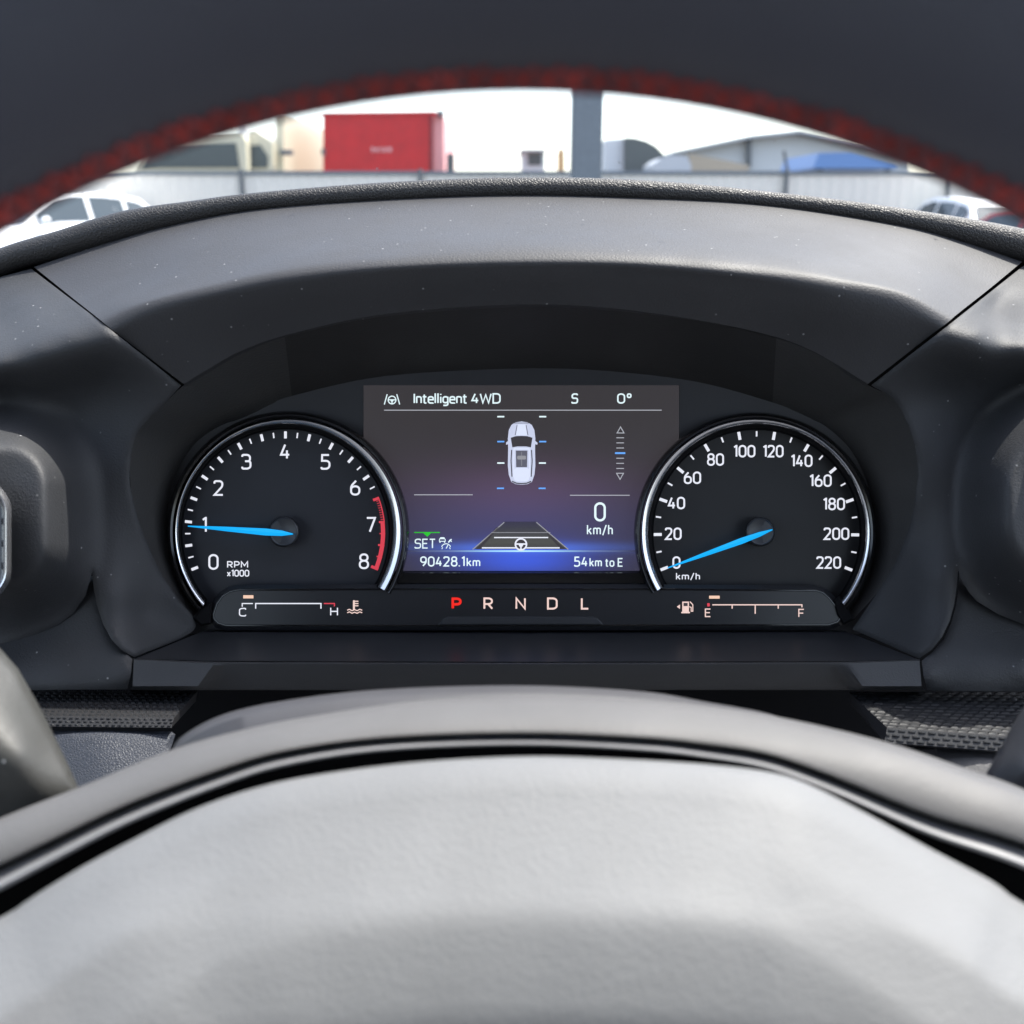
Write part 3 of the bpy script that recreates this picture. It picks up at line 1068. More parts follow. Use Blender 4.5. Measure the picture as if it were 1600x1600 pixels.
ink.shape([(806, 704), (824, 704), (823.5, 730), (806.5, 730)])
ink.build('icon_sunroof', M['carg'], screen)
ink = Ink(SD - .0004)
ink.shape(rrect(808, 712, 822, 718, 2))
ink.stroke([(815, 706), (815, 728)], .8)
ink.build('icon_detail', M['grey'], screen)
# steering angle scale
ink = Ink(SD)
ink.stroke([(969.6, 667), (975, 676.5), (964.2, 676.5)], 1.4, True)
ink.stroke([(968.8, 749), (974.2, 739.5), (963.4, 739.5)], 1.4, True)
for y in (684, 692, 700, 716, 724, 732):
    ink.rect(963, y - .7, 975, y + .7)
ink.build('level_scale', M['dim'], screen)
ink = Ink(SD)
ink.rect(961, 706.6, 977, 709.4)
ink.build('level_mark', M['blue'], screen)
# road graphic
def mat_road():
    m, t, b = nt('lit_road')
    uv = t.nodes.new('ShaderNodeTexCoord').outputs['UV']
    sep = t.nodes.new('ShaderNodeSeparateXYZ')
    t.links.new(uv, sep.inputs[0])
    c = ramp(t, sep.outputs[1], [(0, (.028, .025, .06)), (.35, (.045, .045, .055)), (.75, (.07, .07, .062)), (1, (.04, .04, .042))])
    b.inputs['Base Color'].default_value = (.01, .01, .01, 1)
    t.links.new(c, b.inputs['Emission Color'])
    b.inputs['Emission Strength'].default_value = K
    return m
mb = MB()
rows = []
uvs = []
for j in range(9):
    v = j / 8
    xa, xb = 788 + (741 - 788) * v, 838 + (886 - 838) * v
    rows.append([W(xa + (xb - xa) * i / 6, 815 + 43 * v, SD) for i in range(7)])
    uvs += [(i / 6, v) for i in range(7)]
mb.grid(rows)
mb.build('road_graphic', mat_road(), screen, smooth=False, uvs=uvs)
ink = Ink(SD - .0001)
ink.stroke([(788, 816), (738.5, 858.5)], 1.6)
ink.stroke([(838, 816), (888, 858.5)], 1.6)
ink.rect(768, 831.6, 860, 832.6)
ink.build('road_edge', M['grey'], screen)
for q in ([(776, 824), (780, 824), (750, 858), (744, 858)], [(850, 824), (846, 824), (876, 858), (882, 858)]):
    ink = Ink(SD - .0001)
    ink.shape(q)
    ink.build('road_verge', M['card'], screen)
ink = Ink(SD - .0002)
ink.rect(772, 839, 856.5, 840.8)
ink.rect(753, 855, 874.5, 857)
ink.build('road_line', M['white'], screen)
ink = Ink(SD - .0003)
ink.shape(arcpts(814, 850.5, 10, 0, 354, 40))
ink.build('icon_ground', M['card'], screen)
ink = Ink(SD - .0004)
steer_icon(ink, 814, 850.5, 8.7, 2.4)
ink.build('steering_icon', M['white'], screen)
def mat_hline():
    m, t, b = nt('lit_horizon_line')
    uv = t.nodes.new('ShaderNodeTexCoord').outputs['UV']
    sep = t.nodes.new('ShaderNodeSeparateXYZ')
    t.links.new(uv, sep.inputs[0])
    c = ramp(t, sep.outputs[0], [(0, (.04, .04, .09)), (.2, (.14, .2, .45)), (.38, (.34, .66, 1.0)), (.5, (.5, .85, 1.0)), (.62, (.34, .66, 1.0)), (.8, (.14, .2, .45)), (1, (.04, .04, .09))])
    b.inputs['Base Color'].default_value = (.01, .01, .01, 1)
    t.links.new(c, b.inputs['Emission Color'])
    b.inputs['Emission Strength'].default_value = K
    return m
mb = MB()
mb.grid([[W(635 + 360 * i / 20, yy, SD - .00005) for i in range(21)] for yy in (859.8, 862.4)])
mb.build('horizon_line', mat_hline(), screen, smooth=False, uvs=[(i / 20, 0) for i in range(21)] * 2)
# cruise set
ink = Ink(SD)
ink.rect(647, 831.2, 687.5, 832.8)
ink.shape([(661.5, 833), (673.5, 833), (667.5, 838.6)])
ink.build('cruise_mark', M['green'], screen)
ink = Ink(SD)
ink.text('SET', 647.5, 681, 857.2, 15.5, 0.12, 0.2)
ink.build('cruise_text', M['text'], screen)
ink = Ink(SD)
ink.stroke([(686.6, 845.8), (686.6, 843), (688.6, 840), (693.6, 840), (695.6, 843), (695.6, 845.8)], 1.2, True)
ink.rect(688, 840.4, 694.2, 842.4)
ink.rect(686.6, 846.4, 688.4, 848)
ink.rect(693.8, 846.4, 695.6, 848)
ink.stroke(arcpts(697, 857, 7.4, 20, 160, 20), 1.3)
ink.stroke([(697, 857), (700, 851.5)], 1.4)
ink.stroke([(700.5, 847.5), (705.5, 842.5)], 2.2)
ink.stroke([(702, 843.5), (706, 846.5)], 1.2)
ink.stroke([(690.5, 858), (691.5, 855)], 1.2)
ink.stroke([(703.5, 858), (702.5, 855)], 1.2)
ink.build('cruise_icon', M['text'], screen)
ink = Ink(SD)
ink.text('0', 928.5, 946.5, 814.8, 30, 0.115)
ink.build('speed_readout', M['text'], screen)
ink = Ink(SD)
ink.text('km/h', 917, 957.5, 835.6, 15.5, 0.125, 0.25)
ink.build('speed_unit', M['text'], screen)
ink = Ink(SD)
ink.text('90428.1', 656.5, 726.5, 885.3, 16, 0.135, 0.24)
ink.text('km', 729, 750.5, 885.3, 13.8, 0.14, 0.24)
ink.build('odometer_text', M['text'], screen)
ink = Ink(SD)
ink.text('54', 897, 918.5, 885.6, 16, 0.135, 0.24)
ink.text('km to', 921, 960, 885.6, 13.8, 0.14, 0.24)
ink.text('E', 965, 973.5, 885.6, 13.8, 0.14)
ink.build('range_text', M['text'], screen)

# ------------------------------------------------------------------ gear bar
BD = .5635
barp = [(372, 914), (600, 913), (815, 912.5), (1030, 913), (1276, 915), (1290, 919), (1302, 930), (1318, 950), (1322, 966), (1314, 978), (1296, 984), (815, 985), (352, 985), (336, 980), (327, 970), (326, 958), (332, 940), (342, 926), (356, 917)]
mb = MB()
slab(mb, barp, BD, DF + .001, 6, .0022)
bar = mb.build('indicator_bar', M['bar'], clus, smooth=False)
ink = Ink(BD - .0001)
inner = offset_poly(barp, 9)
mb = MB()
rr = [[W(x, y, dd) for x, y in offset_poly(barp, o)] for o, dd in ((6.2, BD - .0000), (7.2, BD - .0005), (8.4, BD - .0005), (9.4, BD + .0001))]
mb.grid(rr, close_u=True)
mb.build('bar_rim', M['gloss'], bar, angle=30)
mb = MB()
slab(mb, [(684, 977), (693, 966), (700, 963.5), (926, 963.5), (934, 966), (944, 977)], BD - .0012, BD + .001, 2, .001)
mb.build('raised_tab', M['cap'], bar, smooth=False)
ID = BD - .0004
for ch, x, mt, w in (('P', 713.4, 'pred', 17), ('R', 763, 'warm', 16), ('N', 813.5, 'warm', 17), ('D', 863, 'warm', 17.5), ('L', 914, 'warm', 13.5)):
    ink = Ink(ID)
    ink.ctext(ch, x, 943, 19, w, 0.21 if ch == 'P' else 0.15)
    ink.build('gear_letter', M[mt], bar)
for q in ((380, 930, 396, 935), (1108, 930.8, 1124.5, 935.4)):
    ink = Ink(ID)
    ink.rect(*q)
    ink.build('level_segment', M['amber'], bar)
ink = Ink(ID)
ink.stroke([(378.5, 948), (378.5, 943), (395, 943)], 1.6)
ink.stroke([(399.5, 951), (399.5, 943), (501.5, 943), (501.5, 951)], 1.8)
ink.ctext('C', 379, 956.5, 13.5, 12, .13)
ink.ctext('H', 522, 955.5, 13.5, 13, .13)
ink.build('coolant_scale', M['white'], bar)
ink = Ink(ID)
ink.stroke([(506, 943), (522.5, 943), (522.5, 947.5)], 1.8)
ink.build('coolant_hot_mark', M['red'], bar)
ink = Ink(ID)
ink.stroke([(553, 938), (553, 953)], 3.0)
for y in (939.5, 943, 946.5):
    ink.stroke([(553, y), (560, y)], 1.6)
for y in (953.5, 957.5):
    ink.stroke([(542.5, y), (546, y - 1.5), (550, y + .8), (554, y - 1), (558, y + .8), (562, y - 1.5), (566, y)], 1.5)
ink.build('coolant_icon', M['warm'], bar)
ink = Ink(ID)
ink.shape([(1057.5, 948), (1062.5, 944.5), (1062.5, 951.5)])
ink.rect(1066, 940, 1076.5, 957)
ink.rect(1064.5, 956, 1078, 958.2)
ink.stroke([(1077, 948), (1080, 949), (1080, 955), (1082.5, 955), (1082.5, 945), (1078, 940)], 1.5)
ink.build('fuel_icon', M['warm'], bar)
ink = Ink(ID - .0002)
ink.rect(1068, 942, 1074.5, 947)
ink.build('fuel_icon_window', M['card'], bar)
ink = Ink(ID)
ink.stroke([(1113, 945), (1253, 945), (1253, 949)], 1.8)
ink.stroke([(1144, 945), (1144, 951)], 1.8)
ink.stroke([(1180, 945), (1180, 959)], 1.8)
ink.stroke([(1216, 945), (1216, 951)], 1.8)
ink.ctext('E', 1106, 957.5, 13.5, 10, .13)
ink.ctext('F', 1252, 958, 13.5, 10, .13)
ink.build('fuel_scale', M['warm'], bar)
ink = Ink(ID)
ink.rect(1105, 942.5, 1109, 947.5)
ink.build('fuel_empty_mark', M['red'], bar)
# rubber corner clips
mb = MB()
slab(mb, [(300, 966), (318, 948), (332, 940), (330, 962), (330, 975), (314, 978)], .5615, .575, 3, .002)
mb.build('corner_clip', M['core'], clus, smooth=False)
mb = MB()
slab(mb, [(1302, 938), (1311, 930), (1326, 952), (1336, 968), (1318, 976), (1308, 962)], .5615, .575, 3, .002)
mb.build('corner_clip', M['core'], clus, smooth=False)

# ------------------------------------------------------------------ steering wheel
wheel = thing('steering_wheel', 'black leather steering wheel with red cross stitching and black airbag cover coloured grey for the glare on it', 'steering wheel', W(815, 1785, 0.19))
RD = 0.165
ctr = W(815, 1785, RD)
s_ = F / RD
RIN = 0.1737
rm = 0.021
def rimpt(a, phi, rad=rm, extra=0):
    "a: angle round the wheel, phi: 0 = inner side, 90 = driver's side"
    out = RGT * math.cos(a) + UPV * math.sin(a)
    r0 = RIN + rm + 0.0004
    q = out * (r0 - (rad + extra) * math.cos(phi) * 1.0) - FWD * ((rad + extra) * math.sin(phi) * 1.0)
    return ctr + q
mb = MB()
rows = []
for i in range(200):
    a = 2 * math.pi * i / 200
    rows.append([rimpt(a, 2 * math.pi * k / 32) for k in range(32)])
mb.grid(rows, close_u=True, close_v=True)
rim = mb.build('rim', M['rim'], wheel)
# stitching: crossed threads along the inner seam
mb = MB()
def thread(p, q, r):
    p, q = Vector(p), Vector(q)
    mid = (p + q) / 2
    mb.tube([p, p.lerp(q, .2), mid, p.lerp(q, .8), q], [r * .5, r * .95, r, r * .95, r * .5], 6)
NST = 270
for i in range(NST):
    a0 = 2 * math.pi * i / NST
    p_ = 2 * math.pi / NST
    j1, j2 = random.uniform(-.03, .03), random.uniform(-.03, .03)
    th = .0006 + .0003 * random.random()
    thread(rimpt(a0, R(-6) + j1, extra=.0002), rimpt(a0 + p_ * .8, R(12) + j2, extra=.0005), th)
    if random.random() < .93:
        thread(rimpt(a0, R(12) - j1, extra=.0004), rimpt(a0 + p_ * .8, R(-6) - j2, extra=.0003), th)
mb.build('stitching', M['thread'], rim)

HS = 1.2
def WH(px, py, d):
    return W(px, py, d * HS)
# hub: shell band, satin strip, airbag cover
band_top = [(-420, 1490, .232), (-200, 1372, .236), (0, 1285, .240), (125, 1235, .243), (270, 1176, .246), (400, 1140, .248), (500, 1121, .250), (650, 1100, .251), (815, 1091, .252), (1000, 1098, .251), (1100, 1108, .250), (1200, 1123, .249), (1300, 1145, .247), (1400, 1172, .245), (1500, 1206, .243), (1600, 1241, .240), (1800, 1330, .236), (2020, 1450, .232)]
band_bot = [(-420, 1560, .228), (-200, 1445, .230), (0, 1352, .232), (75, 1316, .233), (200, 1257, .235), (350, 1201, .237), (450, 1173, .238), (600, 1153, .239), (815, 1146, .240), (1000, 1153, .239), (1100, 1163, .239), (1200, 1179, .238), (1300, 1213, .237), (1450, 1273, .235), (1600, 1319, .232), (1800, 1405, .230), (2020, 1520, .228)]
NB = 140
bt, bb = crom(band_top, NB), crom(band_bot, NB)
def mixrow(t, dd=0, dy=0):
    return [np.array([a[0] * (1 - t) + b[0] * t, a[1] * (1 - t) + b[1] * t + dy, a[2] * (1 - t) + b[2] * t + dd]) for a, b in zip(bt, bb)]
def wr(row):
    return [WH(*p) for p in row]
mb = MB()
mb.grid([wr(mixrow(-.10, .02)), wr(mixrow(-.04, .004)), wr(mixrow(0, .0008)), wr(mixrow(.12, -.0012)), wr(mixrow(.5, -.0018)), wr(mixrow(.85, -.0015)), wr(mixrow(.95, -.0008)), wr(mixrow(1, .0008)), wr(mixrow(1.02, .006))])
mb.build('wheel_shell', M['band'], wheel, angle=60)
mb = MB()
def offrow(dy0, dd, w0):
    return [WH(b[0], b[1] + dy0 + w0 * (abs(b[0] - 815) / 815) ** 2, b[2] + dd) for b in bb]
mb.grid([offrow(3, .010, 0), offrow(5.5, .0045, 1), offrow(7.5, .0022, 3), offrow(11.5, .0002, 9), offrow(15.5, -.0018, 17), offrow(17.5, -.0015, 20), offrow(19, .008, 22)])
mb.build('trim_strip', M['strip'], wheel, angle=60)
mb = MB()
mb.grid([offrow(-2, .008, -2), offrow(10, .010, 10), offrow(60, .012, 40)])
mb.build('hub_recess', M['core'], wheel)
pad_edge = [(-420, 1640, .228), (-200, 1530, .230), (0, 1434, .232), (50, 1402, .233), (125, 1356, .234), (200, 1316, .235), (300, 1266, .237), (400, 1231, .238), (500, 1210, .239), (650, 1191, .240), (815, 1182, .2405), (950, 1185, .240), (1100, 1194, .2395), (1200, 1206, .239), (1260, 1224, .238), (1350, 1269, .237), (1450, 1324, .235), (1550, 1377, .233), (1600, 1412, .232), (1800, 1515, .230), (2020, 1620, .228)]
pe = crom([(x, y, d - .005) for x, y, d in pad_edge], NB)
def padrow(t, dd):
    out = []
    for p in pe:
        yb = 1900
        out.append(WH(p[0] * (1 - t) + (815 + (p[0] - 815) * .8) * t, p[1] * (1 - t) + yb * t, p[2] + dd))
    return out
mb = MB()
rows = [padrow(.0, .010), padrow(.0, .0012), padrow(.006, -.0008), padrow(.02, -.0030)]
# profile of the cover down its face: rises towards the driver, breaks, then flattens
prof_x = [0, 30, 70, 120, 200, 245, 280, 340, 400, 470, 560, 700]
prof_y = [-.0040, -.0062, -.0106, -.0162, -.0252, -.0304, -.0328, -.0362, -.0392, -.0408, -.042, -.043]
def prof(_, e):
    return float(np.interp(e, prof_x, prof_y))
for k in range(1, 40):
    t = .03 + .97 * k / 39
    row = []
    for p in pe:
        x = p[0] * (1 - t) + (815 + (p[0] - 815) * .8) * t
        y = p[1] * (1 - t) + 1900 * t
        # blend a depth measured from the arch with one measured from the top of the pad
        ybase = 1182
        e = y - p[1]
        q = y - ybase - 0.22 * max(0, abs(x - 815) - 250) ** 1.0 * .35
        dd = prof(0, min(e * 1.0 + 0, 700)) * .5 + prof(0, min(max(q, 0), 700)) * .5 if e > 60 else prof(0, e)
        w_ = min(max((e - 10) / 120, 0), 1)
        dd = prof(0, min(e, 700)) * (1 - w_ * .5) + prof(0, min(max(q, 0), 700)) * w_ * .5
        row.append(WH(x, y, p[2] + dd))
    rows.append(row)
mb.grid(rows)
mb.build('airbag_cover', M['pad'], wheel, angle=60)
# spokes running out to the rim, below the picture
for sx in (-1, 1):
    mb = MB()
    pts = [W(815 + sx * 500, 1990, .28), W(815 + sx * 1000, 1900, .25), W(815 + sx * 1400, 1830, .182), ctr + RGT * sx * (RIN + rm)]
    mb.tube(pts, [.022, .02, .016, .012], 16)
    mb.build('spoke', M['rim'], wheel)

# ------------------------------------------------------------------ column shroud
mb = MB()
sh = [(262, 1215, .335), (268, 1176, .33), (285, 1150, .326), (350, 1116, .322), (450, 1094, .320), (600, 1077, .318), (815, 1071, .317), (1000, 1080, .318), (1100, 1096, .320), (1200, 1115, .322), (1260, 1140, .326), (1290, 1165, .33), (1300, 1215, .335)]
a_ = crom(sh, 90)
rows = []
for dy, dd in ((14, .07), (5, .03), (1, .006), (0, .002), (3, -.001), (12, -.004), (12, -.004), (60, -.012), (140, -.02)):
    rows.append([W(p[0], p[1] + dy, p[2] + .03 + dd) for p in a_])
mb.grid(rows)
sh_o = mb.build('steering_column_shroud', M['shroud'], None, loc=W(815, 1200, .32))
tag(sh_o, 'dark grey arched column cover behind the steering wheel hub', 'column cover')

# ------------------------------------------------------------------ stalks
T = TPS([(0, 1013, .345), (28, 1045, .342), (55, 1092, .338), (88, 1156, .334), (125, 1236, .330), (-60, 1000, .335), (-60, 1100, .318), (0, 1100, .325), (30, 1180, .318), (0, 1230, .319), (60, 1250, .322), (-60, 1290, .325), (20, 1290, .326), (130, 1290, .334)])
mb = MB()
polyS = [(-140, 960), (-60, 985), (0, 1013), (28, 1045), (55, 1092), (72, 1124), (88, 1156), (108, 1198), (125, 1236), (134, 1275), (120, 1300), (60, 1306), (18, 1300), (-40, 1320), (-140, 1330)]
patch(mb, polyS, T, 7, .02, .006)
st = mb.build('indicator_stalk', M['stalk'], None, loc=W(-60, 1200, .33), angle=70)
tag(st, 'pale grey dusty control lever at the left edge behind the wheel', 'control lever')
T = TPS([(1600, 1105, .345), (1570, 1155, .343), (1542, 1207, .341), (1530, 1280, .34), (1640, 1120, .330), (1600, 1200, .328), (1640, 1300, .328), (1580, 1290, .332), (1720, 1150, .33)])
mb = MB()
patch(mb, [(1604, 1098), (1585, 1128), (1564, 1166), (1542, 1207), (1530, 1245), (1530, 1310), (1720, 1340), (1720, 1060), (1640, 1070)], T, 7, .02, .005)
st = mb.build('wiper_stalk', M['stalk2'], None, loc=W(1640, 1220, .335), angle=70)
tag(st, 'black control lever at the right edge in front of the woven trim', 'control lever')

# ------------------------------------------------------------------ windscreen
def mat_glass(name, dusty=True):
    m = bpy.data.materials.new(name)
    m.use_nodes = True
    t = m.node_tree
    for n in list(t.nodes):
        t.nodes.remove(n)
    out = t.nodes.new('ShaderNodeOutputMaterial')
    tr = t.nodes.new('ShaderNodeBsdfTransparent')
    tr.inputs[0].default_value = (.96, .975, .97, 1)
    gl = t.nodes.new('ShaderNodeBsdfGlossy')
    gl.inputs['Roughness'].default_value = 0.02
    mx = t.nodes.new('ShaderNodeMixShader')
    mx.inputs[0].default_value = 0.035
    t.links.new(tr.outputs[0], mx.inputs[1])
    t.links.new(gl.outputs[0], mx.inputs[2])
    last = mx.outputs[0]
    if dusty:
        c = coords(t)
        v = voro(t, c, 42)
        sp = ramp(t, v, [(0, (1, 1, 1)), (.035, (1, 1, 1)), (.05, (0, 0, 0))])
        df = t.nodes.new('ShaderNodeBsdfDiffuse')
        df.inputs[0].default_value = (.6, .6, .6, 1)
        m2 = t.nodes.new('ShaderNodeMixShader')
        t.links.new(sp, m2.inputs[0])
        t.links.new(last, m2.inputs[1])
        t.links.new(df.outputs[0], m2.inputs[2])
        last = m2.outputs[0]
    t.links.new(last, out.inputs[0])
    return m
M['glass'] = mat_glass('windscreen_glass')
mb = MB()
rows = []
for j in range(9):
    v = j / 8
    rows.append([Vector((.72 * u, 1.08 - .80 * v - .12 * u * u, 1.365 + .52 * v)) for u in np.linspace(-1, 1, 17)])
mb.grid(rows)
o = mb.build('windscreen', M['glass'], None, loc=(0, 1.08, 1.365))
tag(o, 'clear car windscreen with fine dust specks beyond the dashboard', 'windscreen')

# ------------------------------------------------------------------ unseen roof lining, added to shade the cabin
M['lining'] = mat_grain('unseen_lining_cloth', (0.20, 0.20, 0.205), 0.9, 0.1, 700, 0.4, 0.0006)
mb = MB()
rows = []
for j, (y, z) in enumerate(((.17, 1.885), (.15, 1.87), (.0, 1.90), (-.5, 1.92), (-1.2, 1.90), (-1.7, 1.75), (-1.9, 1.40), (-1.95, .9))):
    rows.append([Vector((u * .74, y, z - .05 * u ** 4)) for u in np.linspace(-1, 1, 13)])
g2 = [[p + Vector((0, 0, .03)) + (Vector((0, -.03, 0)) if j > 4 else Vector()) for p in r] for j, r in enumerate(rows)]
mb.grid(rows + g2[::-1])
o = mb.build('unseen_roof_lining', M['lining'], None, loc=(0, -.5, 1.9))
tag(o, 'unseen grey cloth roof lining added above and behind the driver to darken the cabin', 'roof lining')

# ================================================================== OUTSIDE
def mat_asphalt():
    m, t, b = nt('asphalt')
    c = coords(t)
    n = noise(t, c, 60, 6, .7)
    t.links.new(ramp(t, n, [(.3, (.04, .04, .042)), (.7, (.065, .065, .066))]), b.inputs['Base Color'])
    b.inputs['Roughness'].default_value = .9
    bump(t, b, n, .4, .01)
    return m
mb = MB()
mb.add([(-400, -60, 0), (400, -60, 0), (400, 900, 0), (-400, 900, 0)], [(0, 1, 2, 3)])
o = mb.build('ground', mat_asphalt(), None, smooth=False)
o['kind'] = 'structure'

M['fence'] = mat_plain('galvanised_sheet', (.64, .60, .54), .6, .0)
M['steel'] = mat_plain('painted_steel_grey', (.13, .15, .17), .5)
M['dsteel'] = mat_plain('dark_steel', (.09, .10, .11), .5)
M['wpaint'] = mat_plain('white_car_paint', (.80, .80, .80), .3)
M['spaint'] = mat_plain('silver_car_paint', (.42, .43, .45), .3, .4)
M['dpaint'] = mat_plain('dark_car_paint', (.06, .06, .07), .3)
M['rpaint'] = mat_plain('red_car_paint', (.35, .04, .04), .3)
M['cream'] = mat_plain('cream_cab_paint', (.52, .48, .36), .4)
M['redbox'] = mat_plain('red_box_paint', (.42, .004, .007), .45, var=.12, vscale=3)
M['pink'] = mat_plain('faded_red_edge', (.62, .28, .28), .5)
M['cglass'] = mat_plain('dark_window', (.035, .05, .06), .12)
M['tyre'] = mat_plain('tyre_rubber', (.02, .02, .02), .8)
M['wall_w'] = mat_plain('white_sheet_wall', (.48, .50, .52), .6)
M['roof_g'] = mat_plain('grey_roof_sheet', (.40, .42, .45), .5)
M['dark_w'] = mat_plain('charcoal_sheet', (.07, .08, .08), .6)
M['tan'] = mat_plain('tan_sheet', (.36, .30, .23), .7)
M['bluer'] = mat_plain('blue_sheet', (.10, .20, .42), .5)
M['orange'] = mat_plain('faded_orange', (.50, .30, .14), .6)
M['lamp'] = mat_plain('lamp_lens', (.75, .75, .72), .15)
M['tail'] = mat_plain('tail_lens', (.35, .02, .02), .2)

def solid(mb, poly, Y0, Y1):
    "outline in photo pixels on the upright plane y=Y0, carried straight back to y=Y1"
    a = [G(x, y, Y0) for x, y in poly]
    b = [p + Vector((0, Y1 - Y0, 0)) for p in a]
    n = len(a)
    st = mb.grid([a, b], close_u=True)
    mb.f.append(tuple(range(st, st + n)))
    mb.f.append(tuple(range(st + n, st + 2 * n))[::-1])

def to_ground(poly):
    return poly

def gx(px, Y, py=280):
    return G(px, py, Y).x
def gz(py, Y, px=800):
    return G(px, py, Y).z

# fence
FY = 22.0
fz = gz(268, FY)
fence = thing('perimeter_fence', 'long pale metal fence with dark top rail and posts behind the car park', 'fence', (0, FY, 0))
mb = MB()
xs = np.arange(-30, 30.01, .06)
rows = [[Vector((x, FY + (.012 if i % 4 in (1, 2) else 0), z)) for i, x in enumerate(xs)] for z in (.06, fz - .03)]
mb.grid(rows)
rows = [[p + Vector((0, .004, 0)) for p in r] for r in rows]
mb.grid(rows)
mb.build('sheet_panel', M['fence'], fence, smooth=False)
mb = MB()
mb.box(-30, 30, FY - .03, FY + .03, fz - .07, fz + .01)
mb.build('top_rail', M['steel'], fence, smooth=False)
post_px = [378, 657, 925, 1228, 1482]
for px in post_px + [90, -220, 1780]:
    x = gx(px, FY)
    mb = MB()
    mb.cyl((x, FY - .055, 0), (x, FY - .055, fz + .05), .045, 12)
    if px in (1228,):
        mb.cyl((x, FY - .055, fz + .03), (x - .15, FY - .25, fz + .40), .03, 8)
    mb.build('post', M['dsteel'], fence)

# steel column in front of the fence
CY = 6.0
x0, x1 = gx(894, CY, 200), gx(942, CY, 200)
mb = MB()
mb.box(x0, x1, CY, CY + (x1 - x0), .02, 4.2)
post = mb.build('column', M['steel'], None, smooth=False, loc=((x0 + x1) / 2, CY, 0))
bm = bmesh.new()
bm.from_mesh(post.data)
bmesh.ops.bevel(bm, geom=list(bm.edges), offset=.012, segments=3, affect='EDGES')
bm.to_mesh(post.data)
bm.free()
post.name = 'steel_column'
tag(post, 'plain grey square steel column standing in front of the fence', 'column')
mb = MB()
mb.box(x0 - .08, x1 + .08, CY - .08, CY + .26, .0, .02)
mb.build('base_plate', M['dsteel'], post, smooth=False)

